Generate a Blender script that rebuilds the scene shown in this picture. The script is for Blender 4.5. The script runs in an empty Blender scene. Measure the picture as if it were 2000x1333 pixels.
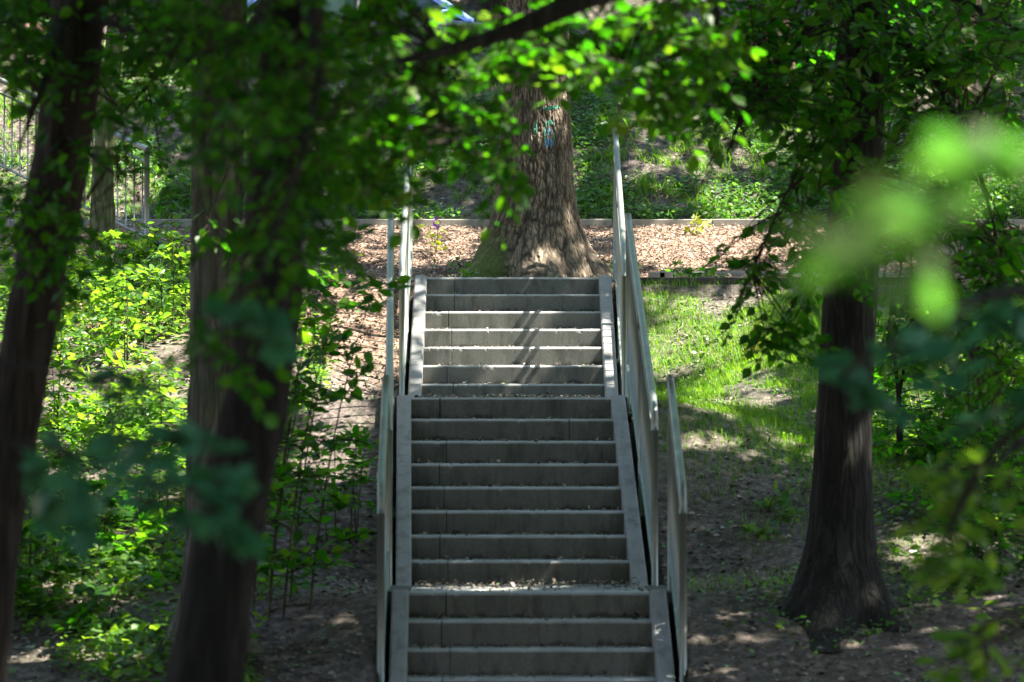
import bpy, math
import numpy as np
from mathutils import Vector

R = np.random.default_rng(11)
scene = bpy.context.scene
COL = scene.collection

# ------------------------------------------------------------------ camera, sky, sun, exposure
F = 7450.0                                   # focal length in photo pixels (2000 wide)
PITCH = math.atan(252.5 / F)
CP, SP = math.cos(PITCH), math.sin(PITCH)
cam = bpy.data.cameras.new('camera')
cam.sensor_width = 36.0
cam.lens = F * 36.0 / 2000.0
cam.clip_start = 0.1
cam.clip_end = 2000.0
cam.dof.use_dof = True
cam.dof.focus_distance = 33.8
cam.dof.aperture_fstop = 3.2
camo = bpy.data.objects.new('camera', cam)
camo.rotation_euler = (math.pi / 2 + PITCH, 0, 0)
COL.objects.link(camo)
scene.camera = camo

SUN_EL, SUN_AZ = math.radians(55), math.radians(95)      # azimuth from +Y towards +X
SUN = np.array([math.cos(SUN_EL) * math.sin(SUN_AZ), math.cos(SUN_EL) * math.cos(SUN_AZ), math.sin(SUN_EL)])
world = bpy.data.worlds.new('World')
scene.world = world
world.use_nodes = True
wn = world.node_tree
bg = wn.nodes['Background']
sky = wn.nodes.new('ShaderNodeTexSky')
sky.sky_type = 'NISHITA'
sky.sun_disc = False
sky.sun_elevation = SUN_EL
sky.sun_rotation = SUN_AZ
wn.links.new(sky.outputs[0], bg.inputs[0])
bg.inputs[1].default_value = 0.10
sl = bpy.data.lights.new('sun', 'SUN')
sl.energy = 5.0
sl.angle = math.radians(0.5)
sl.color = (1.0, 0.93, 0.82)
slo = bpy.data.objects.new('sun', sl)
slo.rotation_euler = Vector(SUN).to_track_quat('Z', 'Y').to_euler()
slo.location = tuple(SUN * 60)
COL.objects.link(slo)
scene.view_settings.view_transform = 'Standard'
scene.view_settings.look = 'None'
scene.view_settings.exposure = 2.7
scene.view_settings.gamma = 1.0
cy = scene.cycles
cy.max_bounces = 7
cy.diffuse_bounces = 4
cy.glossy_bounces = 3
cy.transmission_bounces = 4
cy.transparent_max_bounces = 4
cy.caustics_reflective = False
cy.caustics_refractive = False
cy.sample_clamp_indirect = 6.0


# ------------------------------------------------------------------ helpers
def at(px, py, Y):
    z = Y * math.tan(PITCH + math.atan((666.5 - py) / F))
    return np.array([(px - 1000.0) / F * (Y * CP + z * SP), Y, z])


def proj(P):
    d = P[:, 1] * CP + P[:, 2] * SP
    v = P[:, 2] * CP - P[:, 1] * SP
    d = np.maximum(d, 0.05)
    return 1000 + F * P[:, 0] / d, 666.5 - F * v / d, d


def _h(ix, iy, iz, seed):
    h = (ix.astype(np.int64) * 374761393 + iy.astype(np.int64) * 668265263 + iz.astype(np.int64) * 2147483647 + seed * 974634777) & 0xffffffff
    h = ((h ^ (h >> 13)) * 1274126177) & 0xffffffff
    h = ((h ^ (h >> 16)) * 2246822519) & 0xffffffff
    return ((h ^ (h >> 15)) & 0xffffff) / float(0xffffff)


def vnoise(x, y, seed=0, z=None):
    x = np.asarray(x, float); y = np.asarray(y, float)
    ix, iy = np.floor(x), np.floor(y)
    fx, fy = x - ix, y - iy
    fx = fx * fx * (3 - 2 * fx); fy = fy * fy * (3 - 2 * fy)
    o = np.zeros_like(ix)
    a = _h(ix, iy, o, seed); b = _h(ix + 1, iy, o, seed); c = _h(ix, iy + 1, o, seed); d = _h(ix + 1, iy + 1, o, seed)
    return (a * (1 - fx) + b * fx) * (1 - fy) + (c * (1 - fx) + d * fx) * fy


def fbm(x, y, seed=0, oct=4, per=2.03, gain=.5):
    s = 0; a = 1; t = 0
    for k in range(oct):
        s = s + a * vnoise(x * per ** k + 17.3 * k, y * per ** k - 9.1 * k, seed + k)
        t += a; a *= gain
    return s / t


def sstep(a, b, x):
    t = np.clip((np.asarray(x, float) - a) / (b - a), 0, 1)
    return t * t * (3 - 2 * t)


class MB:
    """collects vertices and faces and links them as ONE mesh object"""
    def __init__(s):
        s.V = []; s.FQ = []; s.n = 0; s.A = []

    def add(s, v, faces, rnd=0.0, mi=0):
        v = np.asarray(v, float).reshape(-1, 3)
        for f in faces:
            f = np.asarray(f, np.int64)
            if f.size:
                s.FQ.append((f + s.n, mi))
        s.V.append(v)
        s.A.append(np.broadcast_to(np.asarray(rnd, float), (len(v),)).copy())
        s.n += len(v)

    def build(s, name, mats, parent=None, smooth=False):
        me = bpy.data.meshes.new(name)
        V = np.concatenate(s.V) if s.V else np.zeros((0, 3))
        org = np.zeros(3)
        p = parent
        while p is not None:
            org = org + np.array(p.location); p = p.parent
        V = V - org
        me.vertices.add(len(V)); me.vertices.foreach_set('co', V.astype(np.float32).ravel())
        loops = []; starts = []; mis = []; c = 0
        for f, mi in s.FQ:
            k = f.shape[1]
            loops.append(f.ravel())
            starts.append(c + np.arange(len(f)) * k)
            mis.append(np.full(len(f), mi)); c += f.size
        loops = np.concatenate(loops); starts = np.concatenate(starts); mis = np.concatenate(mis)
        me.loops.add(len(loops)); me.loops.foreach_set('vertex_index', loops.astype(np.int32))
        me.polygons.add(len(starts)); me.polygons.foreach_set('loop_start', starts.astype(np.int32))
        if not isinstance(mats, (list, tuple)): mats = [mats]
        for m in mats: me.materials.append(m)
        me.polygons.foreach_set('material_index', mis.astype(np.int32))
        me.polygons.foreach_set('use_smooth', np.full(len(starts), bool(smooth)))
        at_ = me.attributes.new('rnd', 'FLOAT', 'POINT')
        at_.data.foreach_set('value', np.concatenate(s.A).astype(np.float32))
        me.update(calc_edges=True)
        me.validate()
        o = bpy.data.objects.new(name, me)
        COL.objects.link(o)
        if parent is not None: o.parent = parent
        return o

    def box(s, lo, hi, rnd=0.0, mi=0, M=None, bev=0.0):
        lo = np.array(lo, float); hi = np.array(hi, float)
        if bev > 0:
            return s.bevbox(lo, hi, bev, rnd, mi, M)
        v = np.array([[x, y, z] for z in (lo[2], hi[2]) for y in (lo[1], hi[1]) for x in (lo[0], hi[0])])
        if M is not None: v = v @ M[:3, :3].T + M[:3, 3]
        s.add(v, [[[0, 2, 3, 1], [4, 5, 7, 6], [0, 1, 5, 4], [2, 6, 7, 3], [0, 4, 6, 2], [1, 3, 7, 5]]], rnd, mi)

    def bevbox(s, lo, hi, b, rnd=0.0, mi=0, M=None):
        vs = []; idx = {}
        for a in range(3):
            for sx in (0, 1):
                for sy in (0, 1):
                    for sz in (0, 1):
                        sg = (sx, sy, sz)
                        p = [hi[i] if sg[i] else lo[i] for i in range(3)]
                        for i in range(3):
                            if i != a: p[i] += -b if sg[i] else b
                        idx[(a,) + sg] = len(vs); vs.append(p)
        vs = np.array(vs)
        Q = []; T = []
        for a in range(3):
            b1, b2 = (a + 1) % 3, (a + 2) % 3
            for sa in (0, 1):
                q = []
                for u, w in ((0, 0), (1, 0), (1, 1), (0, 1)):
                    sg = [0, 0, 0]; sg[a] = sa; sg[b1] = u; sg[b2] = w
                    q.append(idx[(a,) + tuple(sg)])
                Q.append(q if sa else q[::-1])
        for a in range(3):
            b1, b2 = (a + 1) % 3, (a + 2) % 3
            for s1 in (0, 1):
                for s2 in (0, 1):
                    g0 = [0, 0, 0]; g0[b1] = s1; g0[b2] = s2
                    g1 = list(g0); g1[a] = 1
                    q = [idx[(b1,) + tuple(g0)], idx[(b1,) + tuple(g1)], idx[(b2,) + tuple(g1)], idx[(b2,) + tuple(g0)]]
                    Q.append(q if (s1 == s2) else q[::-1])
        for sx in (0, 1):
            for sy in (0, 1):
                for sz in (0, 1):
                    t = [idx[(a, sx, sy, sz)] for a in range(3)]
                    T.append(t if (sx + sy + sz) % 2 else t[::-1])
        if M is not None: vs = vs @ M[:3, :3].T + M[:3, 3]
        s.add(vs, [Q, T], rnd, mi)

    def tube(s, pts, rad, n=6, rnd=0.0, mi=0, caps=True, seed=None):
        pts = np.asarray(pts, float); m = len(pts)
        rad = np.broadcast_to(np.asarray(rad, float), (m,))
        t = np.gradient(pts, axis=0)
        t /= np.linalg.norm(t, axis=1)[:, None] + 1e-9
        ref = np.array([0.31, 0.87, 0.39]) if abs(t[:, 2]).mean() > .7 else np.array([0., 0., 1.])
        a = np.cross(t, ref); a /= np.linalg.norm(a, axis=1)[:, None] + 1e-9
        b = np.cross(t, a)
        th = np.arange(n) * 2 * math.pi / n
        v = pts[:, None, :] + rad[:, None, None] * (np.cos(th)[None, :, None] * a[:, None, :] + np.sin(th)[None, :, None] * b[:, None, :])
        i = np.arange(m - 1)[:, None] * n; j = np.arange(n)[None, :]; k = (j + 1) % n
        q = np.stack([i + j, i + k, i + n + k, i + n + j], -1).reshape(-1, 4)
        fs = [q]
        if caps:
            fs += [np.arange(n)[None, :], ((m - 1) * n + np.arange(n))[None, ::-1]]
        s.add(v.reshape(-1, 3), fs, rnd, mi)


def empty(name, loc, label=None, cat=None, group=None):
    o = bpy.data.objects.new(name, None)
    o.empty_display_size = 0.2
    o.location = tuple(float(v) for v in loc)
    COL.objects.link(o)
    return tag(o, label, cat, group)


def tag(o, label=None, cat=None, group=None, kind=None):
    if label: o['label'] = label
    if cat: o['category'] = cat
    if group: o['group'] = group
    if kind: o['kind'] = kind
    return o


# ------------------------------------------------------------------ materials
class NT:
    def __init__(s, name):
        s.m = bpy.data.materials.new(name); s.m.use_nodes = True
        s.t = s.m.node_tree; s.b = s.t.nodes['Principled BSDF']; s.out = s.t.nodes['Material Output']

    def n(s, typ, **kw):
        nd = s.t.nodes.new(typ)
        for k, v in kw.items():
            if k.startswith('i_'):
                key = k[2:]
                key = int(key) if key.isdigit() else key.replace('_', ' ')
                nd.inputs[key].default_value = v
            else: setattr(nd, k, v)
        return nd

    def l(s, a, b): s.t.links.new(a, b)

    def coord(s, scale=(1, 1, 1), which='Object', warp=0.0):
        tc = s.n('ShaderNodeTexCoord'); mp = s.n('ShaderNodeMapping')
        mp.inputs['Scale'].default_value = scale
        s.l(tc.outputs[which], mp.inputs['Vector'])
        return mp.outputs[0]

    def noise(s, vec, scale, detail=4, rough=.55, out='Fac', dist=0.0):
        nd = s.n('ShaderNodeTexNoise'); nd.inputs['Scale'].default_value = scale
        nd.inputs['Detail'].default_value = detail; nd.inputs['Roughness'].default_value = rough
        nd.inputs['Distortion'].default_value = dist
        s.l(vec, nd.inputs['Vector']); return nd.outputs[out]

    def voro(s, vec, scale, feature='F1', out='Distance'):
        nd = s.n('ShaderNodeTexVoronoi'); nd.feature = feature; nd.inputs['Scale'].default_value = scale
        s.l(vec, nd.inputs['Vector']); return nd.outputs[out]

    def ramp(s, fac, stops):
        nd = s.n('ShaderNodeValToRGB'); cr = nd.color_ramp
        while len(cr.elements) < len(stops): cr.elements.new(.5)
        for e, (p, c) in zip(cr.elements, stops):
            e.position = p; e.color = tuple(c) + (1,) if len(c) == 3 else c
        s.l(fac, nd.inputs[0]); return nd.outputs[0]

    def mix(s, fac, a, b, mode='MIX'):
        nd = s.n('ShaderNodeMix'); nd.data_type = 'RGBA'; nd.blend_type = mode
        for sock, v in ((nd.inputs[0], fac), (nd.inputs[6], a), (nd.inputs[7], b)):
            if hasattr(v, 'links'): s.l(v, sock)
            elif isinstance(v, (int, float)): sock.default_value = v
            else: sock.default_value = tuple(v) + (1,) if len(v) == 3 else v
        return nd.outputs[2]

    def math(s, op, a, b=0.0, clamp=False):
        nd = s.n('ShaderNodeMath'); nd.operation = op; nd.use_clamp = clamp
        for sock, v in ((nd.inputs[0], a), (nd.inputs[1], b)):
            if hasattr(v, 'links'): s.l(v, sock)
            else: sock.default_value = v
        return nd.outputs[0]

    def attr(s, name='rnd'):
        nd = s.n('ShaderNodeAttribute'); nd.attribute_name = name; return nd.outputs['Fac']

    def bump(s, h, strength=.5, dist=.01):
        nd = s.n('ShaderNodeBump'); nd.inputs['Strength'].default_value = strength
        nd.inputs['Distance'].default_value = dist
        s.l(h, nd.inputs['Height']); s.l(nd.outputs[0], s.b.inputs['Normal'])

    def base(s, c, rough=.8, metal=0.0, spec=.5):
        if hasattr(c, 'links'): s.l(c, s.b.inputs['Base Color'])
        else: s.b.inputs['Base Color'].default_value = tuple(c) + (1,)
        if hasattr(rough, 'links'): s.l(rough, s.b.inputs['Roughness'])
        else: s.b.inputs['Roughness'].default_value = rough
        s.b.inputs['Metallic'].default_value = metal
        s.b.inputs['Specular IOR Level'].default_value = spec
        return s.m


def mat_leaf(name, stops, tstops, trans=.5, rough=.42):
    t = NT(name)
    a = t.attr()
    c = t.ramp(a, stops)
    t.base(c, rough, 0, .28)
    tr = t.n('ShaderNodeBsdfTranslucent'); t.l(t.ramp(a, tstops), tr.inputs[0])
    mx = t.n('ShaderNodeMixShader'); mx.inputs[0].default_value = trans
    t.l(t.b.outputs[0], mx.inputs[1]); t.l(tr.outputs[0], mx.inputs[2]); t.l(mx.outputs[0], t.out.inputs[0])
    return t.m


def mat_bark(name, dark, mid, light, sc=14, zs=.07, bump=.9, dist=.02, moss=None):
    t = NT(name)
    v = t.coord((1, 1, zs))
    n1 = t.noise(v, sc, 6, .62, dist=.6)
    rg = t.math('ABSOLUTE', t.math('SUBTRACT', t.noise(v, sc * 1.1, 3, .5, dist=.8), .5))
    h = t.math('ADD', t.math('MULTIPLY', n1, .8), t.math('MULTIPLY', t.math('MINIMUM', rg, .12), 3.0))
    v2 = t.coord((1, 1, 1))
    n2 = t.noise(v2, 3.0, 3)
    c = t.ramp(h, [(.35, dark), (.62, mid), (.95, light)])
    c = t.mix(t.math('MULTIPLY', n2, .5), c, dark)
    if moss is not None:
        nm = t.noise(v2, 2.2, 5, .6)
        c = t.mix(t.ramp(nm, [(.48, (0, 0, 0)), (.62, (.6, .6, .6))]), c, moss)
    t.base(c, .9, 0, .25)
    t.bump(h, bump, dist)
    return t.m


GREEN = [(0, (.014, .052, .008)), (.5, (.028, .085, .009)), (.85, (.05, .115, .011)), (1, (.085, .14, .015))]
TGREEN = [(0, (.03, .22, .004)), (.5, (.09, .42, .004)), (.85, (.17, .47, .010)), (1, (.26, .50, .012))]
M = {}
M['leaf_tree'] = mat_leaf('leaf green', GREEN, TGREEN, .5)
M['leaf_canopy'] = mat_leaf('leaf canopy', GREEN, TGREEN, .42)
M['leaf_teal'] = mat_leaf('leaf blue green', [(0, (.032, .12, .06)), (1, (.055, .17, .08))], [(0, (.03, .20, .08)), (1, (.07, .30, .09))], .35, .36)
M['leaf_shrub'] = mat_leaf('leaf shrub', [(0, (.035, .10, .02)), (1, (.085, .17, .035))], [(0, (.14, .42, .015)), (1, (.40, .66, .03))], .5, .36)
M['leaf_soft'] = mat_leaf('leaf soft green', [(0, (.05, .09, .025)), (1, (.08, .12, .035))], [(0, (.06, .23, .025)), (1, (.13, .35, .035))], .5, .5)
M['leaf_yellow'] = mat_leaf('leaf yellow green', [(0, (.12, .19, .02)), (1, (.22, .24, .03))], [(0, (.40, .52, .02)), (1, (.60, .58, .03))], .5)
M['grass'] = mat_leaf('grass blade', [(0, (.045, .13, .010)), (.8, (.10, .24, .014)), (1, (.20, .22, .06))], [(0, (.14, .44, .008)), (.8, (.34, .66, .01)), (1, (.42, .48, .06))], .45, .45)
M['weed'] = mat_leaf('weed leaf', [(0, (.04, .10, .03)), (1, (.09, .19, .05))], [(0, (.12, .38, .03)), (1, (.28, .55, .05))], .4, .4)
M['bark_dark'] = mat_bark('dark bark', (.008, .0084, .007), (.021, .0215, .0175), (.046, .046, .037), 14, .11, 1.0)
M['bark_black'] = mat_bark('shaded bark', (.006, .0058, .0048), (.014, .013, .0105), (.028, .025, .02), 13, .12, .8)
M['bark_brown'] = mat_bark('brown bark', (.011, .0095, .008), (.030, .025, .020), (.062, .052, .041), 12)
M['bark_grey'] = mat_bark('grey flaking bark', (.034, .034, .028), (.105, .105, .083), (.21, .195, .16), 10, .12, 1.0, .03, (.05, .075, .03))
M['bark_pale'] = mat_bark('pale bark', (.12, .09, .06), (.32, .25, .17), (.48, .39, .28), 9, .2, .8, .02)
M['bark_moss'] = mat_bark('mossy bark', (.05, .05, .03), (.16, .17, .09), (.30, .28, .2), 9, .2, .8, .02, (.09, .15, .03))
M['twig'] = mat_bark('twig', (.015, .012, .01), (.035, .028, .02), (.06, .05, .035), 20, .3)
M['stem'] = mat_bark('green stem', (.035, .04, .02), (.075, .085, .04), (.13, .13, .07), 20, .3)
M['deadwood'] = mat_bark('dead wood', (.09, .075, .06), (.24, .20, .17), (.42, .37, .32), 18, .3)


def mk_concrete(name, lo, hi, stain, damp_lit_nose=False):
    t = NT(name)
    v = t.coord()
    n = t.noise(v, 5.0, 6, .6)
    f = t.noise(v, 90.0, 3, .7)
    c = t.mix(n, lo, hi)
    c = t.mix(t.math('MULTIPLY', t.ramp(f, [(.35, (1, 1, 1)), (.6, (0, 0, 0))]), .35), c, stain)
    vs = t.coord((3.0, 3.0, .9))
    s1 = t.noise(vs, 2.6, 6, .66)
    c = t.mix(t.math('MULTIPLY', t.ramp(s1, [(.50, (0, 0, 0)), (.68, (1, 1, 1))]), .6), c, stain)
    vd = t.coord((11, 2, 1.2))
    s2 = t.noise(vd, 2.0, 5, .6)
    c = t.mix(t.math('MULTIPLY', t.ramp(s2, [(.52, (0, 0, 0)), (.72, (1, 1, 1))]), .35), c, stain)
    po = t.voro(v, 55)
    c = t.mix(t.math('MULTIPLY', t.ramp(po, [(.08, (1, 1, 1)), (.16, (0, 0, 0))]), .35), c, (.06, .055, .05))
    if damp_lit_nose:
        a = t.attr()
        damp = t.math('SUBTRACT', t.math('MULTIPLY', t.noise(t.coord((2.2, 2.2, 1)), 2.0, 5, .65), 1.5), t.math('MULTIPLY', a, 1.3))
        c = t.mix(t.math('MULTIPLY', t.ramp(damp, [(.42, (0, 0, 0)), (.60, (1, 1, 1))]), .75), c, (.035, .034, .028))
        c = t.mix(t.math('MULTIPLY', t.ramp(a, [(.93, (0, 0, 0)), (.99, (1, 1, 1))]), t.math('MULTIPLY', n, 1.3)), c, (.40, .41, .40))  # paler nosing painted in for the light its rounded edge catches
    t.base(c, .85, 0, .3)
    t.bump(t.math('ADD', f, t.math('MULTIPLY', n, .5)), .35, .004)
    return t.m


M['concrete'] = mk_concrete('step concrete', (.128, .133, .117), (.215, .217, .195), (.044, .045, .037), True)
M['stringer'] = mk_concrete('stringer concrete', (.235, .24, .235), (.335, .335, .33), (.12, .115, .105))
M['kerb'] = mk_concrete('kerb concrete', (.30, .29, .26), (.40, .38, .35), (.16, .15, .12))
M['edging'] = mk_concrete('dark edging', (.05, .045, .04), (.10, .09, .08), (.03, .03, .025))
M['joint'] = NT('joint grout').base((.035, .033, .03), .95)

t = NT('galvanised steel')
n_ = t.noise(t.coord((1, 1, 1)), 22, 4)
n2_ = t.noise(t.coord((1, 1, .3)), 6, 4)
t.base(t.mix(n_, (.20, .235, .21), (.31, .345, .31)), t.ramp(n2_, [(.3, (.38, .38, .38)), (.7, (.58, .58, .58))]), .6)
M['steel'] = t.m

t = NT('woodland soil')
v = t.coord()
n1 = t.noise(v, .9, 5, .6); n2 = t.noise(v, 14, 6, .7); n3 = t.voro(v, 24)
c = t.ramp(n2, [(.28, (.035, .029, .026)), (.5, (.125, .105, .094)), (.72, (.30, .255, .225))])
c = t.mix(t.ramp(n1, [(.4, (0, 0, 0)), (.65, (.6, .6, .6))]), c, (.05, .058, .028))
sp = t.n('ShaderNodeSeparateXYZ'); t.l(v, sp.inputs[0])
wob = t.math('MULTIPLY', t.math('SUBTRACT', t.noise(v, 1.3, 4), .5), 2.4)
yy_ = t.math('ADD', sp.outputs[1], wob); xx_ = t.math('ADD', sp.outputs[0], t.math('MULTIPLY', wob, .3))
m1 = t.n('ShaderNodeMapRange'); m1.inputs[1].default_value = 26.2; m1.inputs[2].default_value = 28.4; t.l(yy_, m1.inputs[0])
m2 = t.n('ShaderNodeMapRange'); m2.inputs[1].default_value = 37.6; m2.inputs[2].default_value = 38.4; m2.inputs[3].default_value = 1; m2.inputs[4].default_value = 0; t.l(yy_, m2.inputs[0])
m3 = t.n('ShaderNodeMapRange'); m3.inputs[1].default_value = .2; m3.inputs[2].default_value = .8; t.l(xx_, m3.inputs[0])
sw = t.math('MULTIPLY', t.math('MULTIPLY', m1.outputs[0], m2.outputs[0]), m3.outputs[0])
humus_shade = t.mix(1.0, c, (.92, .89, .90), 'MULTIPLY')  # darker woodland humus, also deepening the foreground shade by colour
c = t.mix(sw, humus_shade, c)
ch = t.attr('rnd')
chc = t.ramp(t.noise(v, 30, 4, .7), [(.3, (.06, .04, .03)), (.5, (.22, .145, .10)), (.7, (.45, .33, .25))])
c = t.mix(ch, c, chc)
t.base(c, .95, 0, .15)
t.bump(t.math('ADD', n2, t.math('MULTIPLY', n3, .4)), .9, .03)
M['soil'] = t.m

t = NT('wood chip')
a_ = t.attr()
c = t.ramp(a_, [(0, (.055, .040, .030)), (.3, (.18, .125, .092)), (.65, (.37, .285, .225)), (1, (.66, .56, .47))])
c = t.mix(t.math('MULTIPLY', t.noise(t.coord((1, 1, 1)), 40, 3), .4), c, (.12, .08, .055))
M['chip'] = t.base(c, .8, 0, .3)
t = NT('leaf litter')
c = t.ramp(t.attr(), [(0, (.035, .026, .02)), (.45, (.13, .10, .08)), (.72, (.24, .20, .16)), (.86, (.30, .26, .22)), (.9, (.10, .20, .06)), (1, (.16, .30, .12))])
M['litter'] = t.base(c, .75, 0, .3)
t = NT('grit')
M['grit'] = t.base(t.ramp(t.attr(), [(0, (.10, .09, .085)), (.6, (.28, .26, .24)), (1, (.5, .46, .42))]), .8)
t = NT('asphalt')
v = t.coord()
M['asphalt'] = t.base(t.mix(t.noise(v, 60, 4), (.035, .035, .037), (.075, .073, .072)), .85)


# ------------------------------------------------------------------ staircase numbers (metres)
T, H, ST = .33, .1558, .0265                   # tread, riser, fall of a tread
D0, L1, L2 = 33.37, 3.43, 1.564
ZT = 1.690                                     # top edge above the lens
NS = (7, 8, 4)                                 # treads below each upper edge
steps = []                                     # (flight, y of front edge, z of front edge)
for i in range(19):
    fl = 0 if i < 7 else (1 if i < 15 else 2)
    d = D0 - T * i - (L1 - T) * (fl >= 1) - (L2 - T) * (fl >= 2)
    z = ZT - H * i - ST * T * .833 * i - (.0076 * L1 * .83 - ST * T * .83) * (fl >= 1) - (.0051 * L2 * .83 - ST * T * .83) * (fl >= 2)
    steps.append((fl, d, z))
FX = {0: (.0085, .7545), 1: (.022, .734), 2: (.114, .7585)}
FXS = {0: -.0012, 1: -.028, 2: -.012}         # slow sideways drift of each flight per metre of depth


def flight_x(fl, d):
    ref = {0: 32.4, 1: 26.9, 2: 23.6}[fl]
    return FX[fl][0] + (FXS[fl]) * (d - ref)


_fy = [18.0, 21.0, 22.7, 24.05, 25.7, 27.96, 31.39, 33.35, 34.0, 38.0, 38.12, 42.3, 42.55, 43.1, 50, 54, 62, 90, 160, 400]
_fz = [-1.62, -1.6, -1.33, -.80, -.74, .52, .58, 1.63, 1.69, 2.43, 2.46, 4.93, 4.93, 4.42, 4.42, 5.6, 8.0, 14, 22, 30]
_gy = [18.0, 21.0, 22.4, 24.05, 25.0, 28.0, 31.4, 33.35, 34.0, 38.0, 38.12, 42.3, 42.55, 43.1, 50, 54, 62, 90, 160, 400]
_gz = [-1.62, -1.6, -1.38, -.87, -.70, .16, 1.08, 1.62, 1.69, 2.43, 2.46, 4.93, 4.93, 4.42, 4.42, 5.6, 8.0, 14, 22, 30]


def axis_x(y):
    return np.interp(y, [23, 24.1, 25.7, 28, 31.4, 33.4], [.121, .108, .057, -.008, .009, .007])


def ground(x, y, detail=True, bed=True):
    x = np.asarray(x, float); y = np.asarray(y, float)
    s = np.interp(y, _fy, _fz); g = np.interp(y, _gy, _gz)
    dx = np.abs(x - axis_x(y))
    w = sstep(1.0, 2.4, dx)
    z = s * (1 - w) + g * w
    # hillside further left and right rises and rolls a little
    z = z + .16 * (fbm(x * .35, y * .35, 5, 3) - .5) * sstep(1.2, 3, dx) * (y < 33)
    hill = sstep(38.2, 39.5, y) * (1 - sstep(41.8, 42.3, y))
    z = z + hill * .30 * (fbm(x * .5, y * .5, 9, 3) - .5)
    z = z + np.where(y < 33.3, -.07 * sstep(.95, 1.3, x - axis_x(y)) * sstep(30, 33.2, y), 0)
    bowl = np.maximum(0, np.abs(x) - 11) * .85 + np.maximum(0, -8 - y) * .85 + np.maximum(0, y - 52) * .45  # unseen rising ground on all sides, added to block low sky light
    z = z + 34 * (1 - np.exp(-bowl / 34))
    if detail:
        am = np.where((y > 43.1) & (y < 50), 0, .055)
        z = z + am * (fbm(x * 5, y * 5, 21, 4) - .5) * sstep(.9, 1.3, dx) + np.where(y > 38.2, am * .8 * (fbm(x * 3, y * 3, 31, 3) - .5), 0)
    # bed below the staircase
    under = bed & (dx < .93) & (y > 22.0) & (y < 33.42)
    z = np.where(under, z - .55 * sstep(.93, .88, dx), z)
    return z


def gpoint(px, py, d0=20.0, d1=43.0):
    """where the sight line through a photo pixel meets the ground"""
    ys = np.linspace(d0, d1, 1200)
    zz = ys * math.tan(PITCH + math.atan((666.5 - py) / F))
    xx = (px - 1000.0) / F * (ys * CP + zz * SP)
    k = np.argmax(ground(xx, ys) >= zz)
    return np.array([xx[k], ys[k], zz[k]])


# ------------------------------------------------------------------ ground sheet
def axis(lo, hi, fine, c0, c1):
    a = list(np.arange(c0, c1 + 1e-6, fine))
    st = fine; v = c1
    while v < hi: st = min(st * 1.35, 25); v += st; a.append(v)
    st = fine; v = c0
    while v > lo: st = min(st * 1.35, 25); v -= st; a.insert(0, v)
    return np.array(a)


gx = axis(-300, 300, .045, -5.6, 5.6)
gy = axis(-60, 500, .045, 20.5, 43.3)
GX, GY = np.meshgrid(gx, gy)
GZ = ground(GX, GY)
nx, ny = len(gx), len(gy)
ii = (np.arange(ny - 1)[:, None] * nx + np.arange(nx - 1)[None, :]).ravel()
b = MB()
chipmask = sstep(33.36, 33.5, GY) * (1 - sstep(37.9, 38.1, GY))
leftchip = (GX < axis_x(GY) - .9) * sstep(31.2, 32.6, GY + .7 * (fbm(GX * 1.5, GY * 1.5, 3) - .5)) * (GY < 33.6)
chipmask = np.clip(chipmask + leftchip, 0, 1)
b.add(np.stack([GX, GY, GZ], -1).reshape(-1, 3), [np.stack([ii, ii + 1, ii + nx + 1, ii + nx], -1)], chipmask.ravel())
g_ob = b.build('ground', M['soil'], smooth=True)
tag(g_ob, 'dark woodland soil sloping up beside the stairs', 'ground', kind='structure')

b = MB()
rx = np.linspace(-60, 60, 61)
v = np.concatenate([np.stack([rx, np.full(61, 43.3), np.full(61, 4.45)], -1), np.stack([rx, np.full(61, 49.6), np.full(61, 4.45)], -1)])
i = np.arange(60)
b.add(v, [np.stack([i, i + 1, i + 62, i + 61], -1)])
tag(b.build('road', M['asphalt']), 'asphalt road along the top of the hillside', 'road', kind='structure')


# ------------------------------------------------------------------ staircase
stair = empty('staircase', (0, 23.0, -1.45), 'long grey concrete staircase in three flights climbing to the thick tree', 'staircase')


def step_mesh(mb, x0, x1, y0, z0, depth, height, fall, r=.022):
    prof = [(y0 + .002, z0 - height), (y0, z0 - height + .004), (y0, z0 - r - .016), (y0, z0 - r)]
    for k in range(1, 4):
        a = k / 4 * math.pi / 2
        prof.append((y0 + r - r * math.cos(a), z0 - r + r * math.sin(a)))
    prof += [(y0 + r, z0), (y0 + depth, z0 + fall * (depth)), (y0 + depth, z0 - height)]
    prof = np.array(prof); m = len(prof)
    xs = np.concatenate([[x0], np.linspace(x0 + .003, x1 - .003, max(4, int((x1 - x0) / .014))), [x1]]); K = len(xs)
    ch = np.clip((fbm(xs * 26, xs * 0 + z0 * 31, 7, 3) - .68) * .06, 0, .005) + .0006 * (fbm(xs * 9, xs * 0 + z0 * 13, 8, 3) - .5)
    V = []
    for k, x in enumerate(xs):
        p = prof.copy()
        p[3:8] += np.array([.8, -.8]) * ch[k]
        if k in (0, K - 1):
            c = prof.mean(0); p = p + (c - p) * np.array([.003 / .17, .003 / .08])
        V.append(np.column_stack([np.full(m, x), p]))
    V = np.concatenate(V)
    av = np.full(m, .9); av[0] = av[1] = 0; av[2] = .85; av[4:8] = 1.0; av[-1] = .4
    j = np.arange(m); k = (j + 1) % m
    Q = np.concatenate([np.stack([a * m + j, a * m + k, (a + 1) * m + k, (a + 1) * m + j], -1) for a in range(K - 1)])
    mb.add(V, [Q[:, ::-1], j[None, :], ((K - 1) * m + j)[None, ::-1]], np.tile(av, K))


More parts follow.
